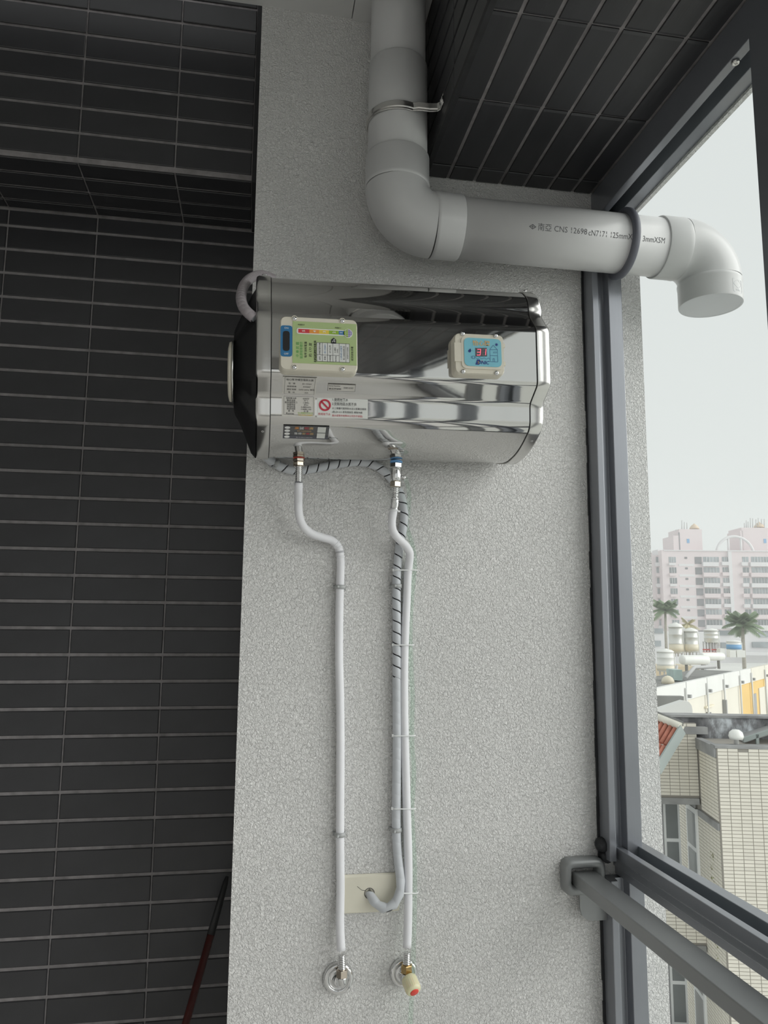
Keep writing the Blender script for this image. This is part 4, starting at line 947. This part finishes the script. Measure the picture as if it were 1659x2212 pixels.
for k, (zt0, zb0) in enumerate(((.32, -1.26), (-3.30, -4.25), (-6.3, -7.25))):
    bay = lbox('bay', 'bjoint', -2.6, LV, zb0, -.01, LV+.9, zt0)
    rows = int((zt0-zb0)/BV)
    facade_tiles(bay, -.012-12*BU, 12, zt0-.005, rows, 'b', True)
    lbox('ledge', 'bconc', -2.6, LV-.05, zb0-.13, -.03, LV+.95, zb0)
    # glazed recess under the bay
    zr0, zr1 = zb0-.13, zb0-2.05
    lbox('recess_wall', 'pinkpale', -2.6, LV+.85, zr1, -.4, LV+.95, zr0)
    dr = lbox('balcony_door', 'white_frame', -.06, LV+.16, zr1, -.012, LV+.84, zr0-.14)
    for (v0, v1, z0, z1) in ((.24, .76, zr1+.95, zr0-.26), (.24, .76, zr1+.12, zr1+.85)):
        lbox('pane', 'dkglass' if k == 0 else 'louver', -.068, LV+v0, z0, -.055, LV+v1, z1, dr)
    for q in range(7): lbox('louver', 'louver', -.066, LV+.2+q*.09, zr0-.12, -.04, LV+.24+q*.09, zr0-.005, dr)
    for q, (u0, u1) in enumerate(((-1.45, -1.02), (-.98, -.62), (-.58, -.22))):
        wd_ = lbox('sliding_window', 'white_frame', u0, LV+.78, zr1+.1, u1, LV+.84, zr0-.02)
        lbox('pane', 'dkglass', u0+.05, LV+.77, zr1+1.0, u1-.05, LV+.785, zr0-.08, wd_); lbox('pane', 'dkglass', u0+.05, LV+.77, zr1+.16, u1-.05, LV+.785, zr1+.92, wd_)
# weep stain / creeper on the return wall
cr = MB()
for k in range(70):
    z = -2.2-random.random()*2.6; v = .55+random.uniform(-.10, .10); p = LB(-.012, v, z); a = random.uniform(0, PI); d1 = (nb_*math.cos(a)+Z*math.sin(a))*random.uniform(.02, .045); d2 = (Z*math.cos(a)-nb_*math.sin(a))*.012
    cr.add([p-d1, p+d2-ur*.01, p+d1, p-d2], [(0, 1, 2, 3)])
MT['creeper'] = mat('yellow_green_creeper', (.35, .37, .16), .7, var=.2, vscale=3)
tag(into(nbd, cr.build('creeper', 'creeper')), kind='stuff')
# mushroom vent
vp = LB(.50, .25, .03)
tag(MB().lathe([(.05, 0), (.05, .10), (.13, .10), (.15, .16), (.13, .24), (.07, .29), (0, .30)], vp, Z, 20).build('roof_vent', 'tank'), 'small white mushroom vent on the cream building edge', 'vent')
# sloped glazed frame on its roof
sk = thing('roof_skylight', 'grey sloping metal frame on the roof of the cream building at the right edge', 'skylight', loc=LB(1.2, .6, .05))
into(sk, MB().obox(LB(.75, .5, .03), ur*1.6+Z*.55, nb_*.08, Z*.09).build('frame_bar', 'fascia')); into(sk, MB().obox(LB(.80, .56, .02), ur*1.6+Z*.52, nb_*1.0, Z*.02).build('sheet', 'louver')); into(sk, MB().obox(LB(1.0, .50, .0), ur*.06, nb_*.06, Z*.2).build('post', 'fascia'))

# ---- black-stained roof wall behind it
def bgbox(name, m, px0, py0, px1, py1, w, dep, par=None):
    a, b = bgp((px0+px1)/2, py0, w), bgp((px0+px1)/2, py1, w); l, r = bgp(px0, (py0+py1)/2, w), bgp(px1, (py0+py1)/2, w)
    o = Vector((l.x, l.y, min(a.z, b.z))); mb = MB().obox(o, UH*(r-l).dot(UH), FH*dep, Z*abs(a.z-b.z)); ob = mb.build(name, m)
    if par is None: return ob
    return into(par, ob) if par.type == 'EMPTY' else sub(ob, par)
sw = thing('stained_roof_wall', 'grey roof wall streaked with black stains and white paint behind the cream building', 'wall', loc=LB(0, LV+.14, -.6))
zs9 = bgp(1600, 1550, 17.3).z-C0.z
into(sw, MB().obox(LB(-.95, LV+.14, -.6), ur*6.4, nb_*.3, Z*(zs9+.6)).build('wall', 'stained')); into(sw, MB().obox(LB(-1.05, LV+.10, zs9), ur*6.5, nb_*.4, Z*.05).build('coping', 'bconc'))
# tiled roof verge at the left
rf = thing('red_tile_roof', 'corner of a red barrel tiled roof with pale ridge and grey green verge', 'roof', loc=bgp(1450, 1660, 16.6))
A, B = bgp(1472, 1573, 16.7), bgp(1420, 1658, 16.2); dv = bgp(1405, 1546, 17.6)-A; dv = dv*1.4
vn = (B-A).cross(dv).normalized(); vn = vn if vn.z > 0 else -vn
into(rf, MB().obox(A, B-A, dv, vn*-.08).build('deck', 'ridge'))
into(rf, MB().obox(A+vn*.10-dv*.03, (B-A)*1.03, dv*.03, vn*-.24).build('verge_board', 'fascia'))
into(rf, MB().tube([A+vn*.05-dv*.02, A+vn*.05+dv], .085, 12).build('ridge_cap', 'ridge'))
for k in range(9):
    s0 = A+dv*(.08+.10*k)+vn*.02
    for j in range(2): into(rf, MB().tube([s0+(B-A)*(.08+.47*j)+vn*.012, s0+(B-A)*(.50+.50*j)], .050, 10).build('roof_tile', 'rooftile'))
into(rf, MB().obox(A+Vector((0, 0, .06))-dv*.05, dv*1.1, FH*1.5, Z*.10).build('roof_slab', 'bconc'))
bgbox('slab_edge', 'bconc', 1474, 1571, 1529, 1586, 17.1, .5, rf)

# ---- white and cream parapet building receding to the right
az = math.radians(46.7); dd_ = Vector((math.sin(az), math.cos(az), 0)); nn2 = Vector((-dd_.y, dd_.x, 0))     # nn2 points away from the viewer's side
Pq = bgp(1425, 1484, 40.0)
def on_wall(px, py):
    d = ray(px, py); det = d.x*(-dd_.y)-(-dd_.x)*d.y; rx, ry = Pq.x-CAM.x, Pq.y-CAM.y
    t = (rx*(-dd_.y)-(-dd_.x)*ry)/det; p = CAM+d*t; return (p-Pq).dot(dd_), p.z
pb_ = thing('parapet_building', 'long white and cream building with slotted parapet panels and a yellow bay', 'building', loc=Vector((Pq.x, Pq.y, -18)))
def wbox(name, m, s0, s1, z0, z1, t0, t1, par=pb_):
    ob = MB().obox(Vector((Pq.x, Pq.y, 0))+dd_*s0+nn2*t0+Z*z0, dd_*(s1-s0), nn2*(t1-t0), Z*(z1-z0)).build(name, m); return into(par, ob)
zt3 = Pq.z; zm3 = on_wall(1566, 1488)[1]; zl3 = on_wall(1520, 1550)[1]
sS = [on_wall(x, 1470)[0] for x in (1400, 1477, 1523, 1560, 1595, 1620, 1650, 1720)]
for i, (a, b) in enumerate(zip(sS, sS[1:])):
    wbox('parapet_panel', 'pwhite' if i < 5 else 'pcream', a+.06, b-.06, zm3, zt3, -.12, .12)
    wbox('wall_panel', 'pcream' if i < 4 else ('pyellow' if i < 6 else 'pcream'), a+.02, b-.02, -17, zm3, -.05, .3)
    pp = Vector((Pq.x, Pq.y, 0))+dd_*(b-.35)+nn2*-.2
    into(pb_, MB().tube([pp+Z*(zl3-2), pp+Z*(zt3-.3)], .06, 8).build('downpipe', 'pwhite')); wbox('spout', 'louver', a-.05, a+.22, zm3+.12, zm3+.30, -.35, -.1)
s5 = on_wall(1625, 1510)[0]; wbox('window', 'louver', s5, s5+.9, zm3-2.6, zm3-.9, -.12, .0); wbox('window', 'pcream', s5+2.0, s5+5.2, zm3-3.2, zm3-.6, -.12, .0); wbox('roof', 'darkclutter', sS[0], sS[-1], zt3-1.6, zt3-1.4, .3, 9)
wbox('canopy', 'tankcream', on_wall(1519, 1525)[0], on_wall(1536, 1525)[0], on_wall(1525, 1528)[1], on_wall(1525, 1524)[1], -.2, 0)
for x in (1524, 1560): a = on_wall(x, 1545)[0]; wbox('vent_flue', 'louver', a, a+.22, zl3-.5, zl3+(.28 if x < 1540 else .70), -.3, -.06)
lp = thing('lower_parapet', 'low white parapet with rounded end in front of the long white building', 'parapet', loc=bgp(1450, 1560, 36.0))
lo_ = [(1395, 1541), (1477, 1514), (1488, 1516), (1494, 1524), (1496, 1534), (1496, 1640), (1395, 1640)]
lq = [bgp(x, y, 36.0) for x, y in lo_]; n7 = len(lq)
into(lp, MB().add(lq+[p+FH*.5 for p in lq], [tuple(range(n7)), tuple(range(2*n7-1, n7-1, -1))]+[(i, (i+1) % n7, n7+(i+1) % n7, n7+i) for i in range(n7)]).build('panel', 'pwhite'))
dk = tag(bgbox('roof_gap', 'darkclutter', 1395, 1504, 1478, 1545, 38.0, .4), 'dark wall filling the gap between the white parapets at the pier edge', 'wall')  # plain dark box filling the gap between the two parapets

# ---- rooftop with tanks
rt = thing('tan_rooftop', 'tan rooftop block under the water tanks', 'building', loc=bgp(1600, 1500, 95))
bgbox('parapet', 'ptan', 1560, 1760, 1421, 1470, 92, 1.0, rt); bgbox('roof_deck', 'darkclutter', 1390, 1700, 1440, 1500, 84, 14, rt); bgbox('block', 'ptan', 1400, 1480, 1412, 1470, 96, 3, rt); bgbox('plinth', 'darkclutter', 1440, 1515, 1411, 1440, 99, 6, rt); bgbox('plinth', 'ptan', 1515, 1615, 1412, 1440, 98, 6, rt)
def tank(px0, px1, py0, py1, w, lab, bands=(), m='tanksteel', legs=.45, lid='tank'):
    l, r = bgp(px0, (py0+py1)/2, w), bgp(px1, (py0+py1)/2, w); rad = (r-l).dot(UH)/2; c = (l+r)/2; zt_0, zb_0 = bgp((px0+px1)/2, py0, w).z, bgp((px0+px1)/2, py1, w).z
    h = zt_0-zb_0; t = thing('water_tank', lab, 'water tank', 'rooftop water tanks', loc=Vector((c.x, c.y, zb_0)))
    into(t, MB().lathe([(rad*.92, 0), (rad*.96, h*.06), (rad*.96, h*.30), (rad, h*.31), (rad, h*.34), (rad*.96, h*.35), (rad*.96, h*.60), (rad, h*.61), (rad, h*.64), (rad*.96, h*.65), (rad*.96, h*.86)], (c.x, c.y, zb_0), Z, 28).build('tank_body', m))
    into(t, MB().lathe([(rad*1.04, h*.86), (rad*1.04, h*.89), (rad*.75, h*.965), (rad*.3, h*1.0), (rad*.28, h*1.02), (0, h*1.025)], (c.x, c.y, zb_0), Z, 28).build('lid', lid))
    for z0, z1, bm_ in bands: into(t, MB().lathe([(rad*1.01, h*z0), (rad*1.01, h*z1)], (c.x, c.y, zb_0), Z, 28).build('band', bm_))
    if legs:
        for k in range(4):
            a = PI/4+k*PI/2; into(t, MB().obox(Vector((c.x+rad*.7*math.cos(a), c.y+rad*.7*math.sin(a), zb_0-legs)), X*.12, Y*.12, Z*legs).build('leg', 'aptgrey'))
    into(t, MB().tube([Vector((c.x, c.y, 0))+UH*rad*1.06-FH*rad*.2+Z*(zb_0-.5), Vector((c.x, c.y, 0))+UH*rad*1.06-FH*rad*.2+Z*(zb_0+h*.8)], .06, 8).build('riser', 'tank'))
    return t
tank(1445, 1475, 1346, 1411, 100, 'tall pale water tank in front of the left palm', ((0.06, .30, 'tankcream'),))
tank(1477, 1507, 1357, 1409, 100, 'pale water tank second from the left palm', ((0.06, .34, 'tankcream'),))
tank(1521, 1551, 1358, 1388, 104, 'squat pale water tank raised on a red rimmed stand', (), legs=1.6)
tank(1570, 1600, 1383, 1407, 98, 'small white water tank with a blue band beside the right palm', ((.20, .62, 'tankblue'),), 'tank')
tank(1419, 1455, 1402, 1450, 88, 'broad white lidded tank at the edge of the pier', ((.05, .25, 'tankcream'),), 'tank')
def htank(px0, px1, py0, py1, w, lab):
    a, b = bgp(px0, (py0+py1)/2, w), bgp(px1, (py0+py1)/2, w+1.5); r = (bgp(px0, py0, w).z-bgp(px0, py1, w).z)/2; ax = (b-a); L_ = ax.length
    t = thing('drum_tank', lab, 'water tank', 'horizontal steel drums', loc=a-Z*r)
    into(t, MB().lathe([(0, -.02), (r*.6, .02), (r*.92, r*.25), (r, r*.5), (r, L_-r*.5), (r*.92, L_-r*.25), (r*.6, L_-.02), (0, L_+.02)], a, ax, 28).build('drum', 'tank'))
    for s in (.2, .8): into(t, MB().obox(a+ax*s-Z*(r+1.0), UH*.15, FH*r, Z*1.0).build('cradle', 'darkclutter'))
htank(1471, 1529, 1415, 1436, 90, 'nearer white horizontal drum on the rooftop'); htank(1512, 1562, 1409, 1427, 93, 'farther white horizontal drum on the rooftop')
st_ = thing('tank_stand', 'dark steel stand with red bars under the squat tank', 'stand', loc=bgp(1535, 1410, 104))
for k in range(6): bgbox('post', 'aptgrey', 1520+k*6.2, 1386, 1521.4+k*6.2, 1412, 104, .3, st_)
MT['redbar'] = mat('red_bar', (.55, .14, .13), .6); bgbox('bar', 'redbar', 1519, 1402, 1553, 1405, 103.8, .2, st_); bgbox('bar', 'redbar', 1519, 1408, 1556, 1410.5, 103.8, .2, st_); bgbox('bar', 'aptgrey', 1519, 1390, 1553, 1391.2, 103.8, .2, st_)
for k, (x0, x1) in enumerate(((1556, 1566), (1577, 1590), (1592, 1610))):
    ac = tag(bgbox('condenser_unit', 'tank', x0, 1405 if k else 1401, x1, 1420, 96, 1.0), ('narrow white condenser box beside the red stand', 'white condenser box under the blue banded tank', 'wide white condenser box right of the blue banded tank')[k], 'condenser')
# loose frames on the roof
for k, (x0, y0_, x1_q, y1_q) in enumerate(((1500, 1440, 1512, 1466), (1530, 1437, 1518, 1462), (1462, 1438, 1458, 1475))):
    tag(MB().tube([bgp(x0, y0_, 80), bgp(x1_q, y1_q, 79)], .14, 8).build('roof_brace', 'aptgrey'), ('slanting grey brace under the nearer drum', 'slanting grey brace under the farther drum', 'thin grey brace beside the broad lidded tank')[k], 'brace')

MT['teal'] = mat('teal_sheet', (.45, .56, .54), .4, var=.2, vscale=1)
tag(bgbox('glass_crate', 'teal', 1455, 1447, 1474, 1470, 62, 1.5), 'pale teal glazed box behind the white parapet near the pier', 'crate')
dmx = bgp(1443, 1478, 60); tag(MB().lathe([(.50, 0), (.47, .3), (.36, .5), (.18, .62), (0, .66)], dmx, Z, 20).build('cream_drum', 'tankcream'), 'small cream domed drum at the pier edge behind the parapet', 'drum')
tag(MB().tube([bgp(1480, 1466, 62), bgp(1500, 1442, 66), bgp(1545, 1440, 68)], .16, 8).build('roof_pipe', 'aptgrey'), 'bent grey pipe on the dark roof below the drums', 'pipe')

# ---- pink apartment block
AW = 230.0
ap = thing('apartment_block', 'far pale pink apartment block with rooftop towers and rows of windows', 'apartment block', loc=bgp(1560, 1420, AW))
bgbox('wall', 'pink', 1434, 1190, 1760, 1420, AW, 14, ap); bgbox('wing', 'pink', 1380, 1199, 1434, 1420, AW+3, 12, ap); bgbox('roof_edge', 'pinkpale', 1434, 1189, 1760, 1191, AW-.3, 1, ap); bgbox('wing_cap', 'pinkpale', 1421, 1187, 1434, 1199, AW+3, 5, ap)
for (x0, x1, y) in ((1468, 1517, 1143), (1455, 1468, 1157), (1603, 1680, 1140), (1600, 1606, 1146)): bgbox('tower', 'pink', x0, y, x1, 1191, AW+4, 9, ap)
def dome(px, py, r):
    c = bgp(px, py, AW+6); into(ap, MB().lathe([(r, 0), (r*.9, r*.35), (r*.6, r*.75), (r*.25, r), (.2, r*1.15), (0, r*1.2)], c, Z, 20).build('dome', 'apttan'))
dome(1500, 1143, 1.5); dome(1640, 1140, 1.6)
for x, y in ((1473, 1124), (1478, 1128), (1484, 1129), (1460, 1148), (1608, 1130), (1612, 1124), (1616, 1127), (1621, 1119), (1626, 1120), (1633, 1122), (1638, 1119), (1645, 1121), (1651, 1121)):
    p, q = bgp(x, y, AW+5), bgp(x, 1144 if x < 1550 else 1141, AW+5); into(ap, MB().tube([q, p], .14, 6).build('antenna', 'aptgrey'))
rc = bgp(1588, 1199, AW+2); Rr = (bgp(1588, 1159, AW+2)-rc).length
into(ap, MB().tube([rc+UH*Rr*math.cos(a)+Z*Rr*math.sin(a) for a in [PI*k/28 for k in range(29)]], .42, 8).build('arch', 'pinkpale'))
for x in (1574, 1601): into(ap, MB().tube([bgp(x, 1196, AW+2), bgp(x-1, 1163, AW+2)], .35, 8).build('arch_post', 'pinkpale'))
for x in (1487, 1653): bgbox('tower_window', 'tankblue', x-3, 1164, x+2.5, 1173, AW+3.9, .3, ap)
bgbox('tower_slot', 'aptdark', 1467, 1150, 1469, 1188, AW+3.9, .3, ap)
FP = 22.7
for i in range(9):
    y = 1203+FP*i; sx_ = .055*FP*i
    for nm, m, x0, x1, h, t in (('window', 'aptwin', 1417, 1434, 12, 0), ('window', 'aptwin', 1445, 1460, 12, 0), ('small_window', 'aptdark', 1479, 1484.5, 4, 0), ('opening', 'aptdark', 1501, 1516, 15, 0), ('window', 'aptwin', 1519, 1553, 11, 0), ('window', 'aptwin', 1560, 1574, 10, 0), ('window', 'aptwin', 1604, 1617, 11, 0), ('window', 'aptwin', 1623, 1700, 11.5, 0)):
        if x0 == 1417: wv = AW+2.9
        else: wv = AW-.1
        wo = bgbox(nm, m, x0+sx_, y, x1+sx_, y+h, wv, .4, ap)
        if h > 9 and nm == 'window':
            nm_ = max(1, int((x1-x0)/7))
            for q in range(1, nm_+1): xx = x0+sx_+(x1-x0)*q/(nm_+1); bgbox('mullion', 'pinkpale', xx-.35, y, xx+.35, y+h, wv-.12, .1, wo)
    for x0, x1, z0, z1, dep in ((1519, 1553, 11.2, 20, 1.2), (1560, 1574, 10.5, 18, .8), (1603, 1616, 11.2, 19, .8), (1622, 1700, 11.7, 20.5, 1.2), (1446, 1460, 13, 18, .8), (1417, 1435, 12.2, 20, 1.0)):
        o = bgbox('balcony', 'pink' if i % 2 else 'pinkpale', x0+sx_, y+z0, x1+sx_, y+z1, AW-dep+(3 if x0 == 1417 else 0), dep, ap)
    bgbox('floor_band', 'pinkpale', 1466+sx_, y+15, 1500+sx_, y+20, AW-.08, .2, ap)
into(ap, MB().obox(bgp(1586, 1430, AW-.6), UH*1.0, FH*.6, Z*(bgp(1586, 1192, AW).z-bgp(1586, 1430, AW).z)).build('pilaster', 'pinkpale'))
pdm = thing('podium', 'pale lilac grey low block with dark window strips below the pink apartments', 'building', loc=bgp(1540, 1430, 190))
bgbox('wall', 'pinkpale', 1380, 1366, 1760, 1432, 190, 8, pdm)
for x0, x1, y0_, y1_q in ((1411, 1433, 1357.5, 1368), (1412, 1428, 1384, 1396), (1545, 1585, 1362, 1372), (1640, 1690, 1366, 1376), (1626, 1690, 1387, 1399), (1558, 1569, 1388, 1400)): bgbox('window', 'aptwin', x0, y0_, x1, y1_q, 189.6, .4, pdm)
bgbox('eave', 'pwhite', 1636, 1355, 1760, 1363, 189, 1.5, pdm); bgbox('eave', 'pinkpale', 1600, 1410, 1760, 1416, 186, 3, pdm)

# ---- palms
def palm(px, py, rp, w, base_py, lab, m='palm', nf=26, seed=1):
    rnd = random.Random(seed); c = bgp(px, py, w); R_ = rp*w/FPX; t = thing('palm_tree', lab, 'palm tree', 'palms behind the roof tanks', loc=bgp(px+1, base_py, w))
    b0 = bgp(px+1.5, base_py, w)
    into(t, MB().tube([b0-Z*6, b0.lerp(c, .5), c-Z*R_*.1], [R_*.10, R_*.085, R_*.07], 10).build('trunk', 'trunk'))
    for k in range(nf):
        a = 2*PI*k/nf+rnd.uniform(-.15, .15); el = rnd.uniform(-.1, .9) if k % 3 else rnd.uniform(.9, 1.45); L_ = R_*rnd.uniform(.85, 1.12)
        d = Vector((math.cos(a), math.sin(a), 0)); mb = MB(); pts = []
        for j in range(10):
            s = j/9; pts.append(c+d*(L_*s*math.cos(el*.6)*.95)+Z*(L_*(math.sin(el)*s-.55*s*s*(1.0 if el < .6 else .6))))
        side = Z.cross(d).normalized()
        for j in range(1, 10):
            for sg in (-1, 1):
                for hh in (0, .5):
                    p = pts[j-1].lerp(pts[j], hh); tn = (pts[j]-pts[j-1]).normalized(); ll = R_*.42*math.sin(PI*min(.97, (j+hh)/10.3))**.7
                    tip = p+side*sg*ll*.75+tn*ll*.55-Z*ll*.45; wv = tn*R_*.06
                    mb.add([p-wv, p+wv, tip], [(0, 1, 2)])
        mb.tube(pts, [R_*.022*(1-.8*j/9) for j in range(10)], 5)
        into(t, mb.build('frond', m))
palm(1437, 1318, 34, 150, 1396, 'green palm close to the pier edge', seed=3)
palm(1604, 1350, 44, 140, 1402, 'large green palm in front of the apartments at the right', seed=5)
palm(1487, 1349, 22, 155, 1392, 'dry yellowish palm between the roof tanks', 'drypalm', 12, 9)

# ---- thin haze over the town
hm = bpy.data.materials.new('town_haze'); hm.use_nodes = True; nt = hm.node_tree
for n in list(nt.nodes):
    if n.type != 'OUTPUT_MATERIAL': nt.nodes.remove(n)
vsn = nt.nodes.new('ShaderNodeVolumeScatter'); vsn.inputs['Color'].default_value = (1, 1, 1, 1); vsn.inputs['Density'].default_value = 0.0014; vsn.inputs['Anisotropy'].default_value = 0.0
nt.links.new(vsn.outputs[0], [n for n in nt.nodes if n.type == 'OUTPUT_MATERIAL'][0].inputs['Volume'])
hz = MB().obox(CAM+FH*60-UH*40+Z*(-18-CZ), UH*260, FH*240, Z*60).build('haze', hm)
tag(hz, 'thin white haze over the distant rooftops and apartments', 'haze', kind='stuff')
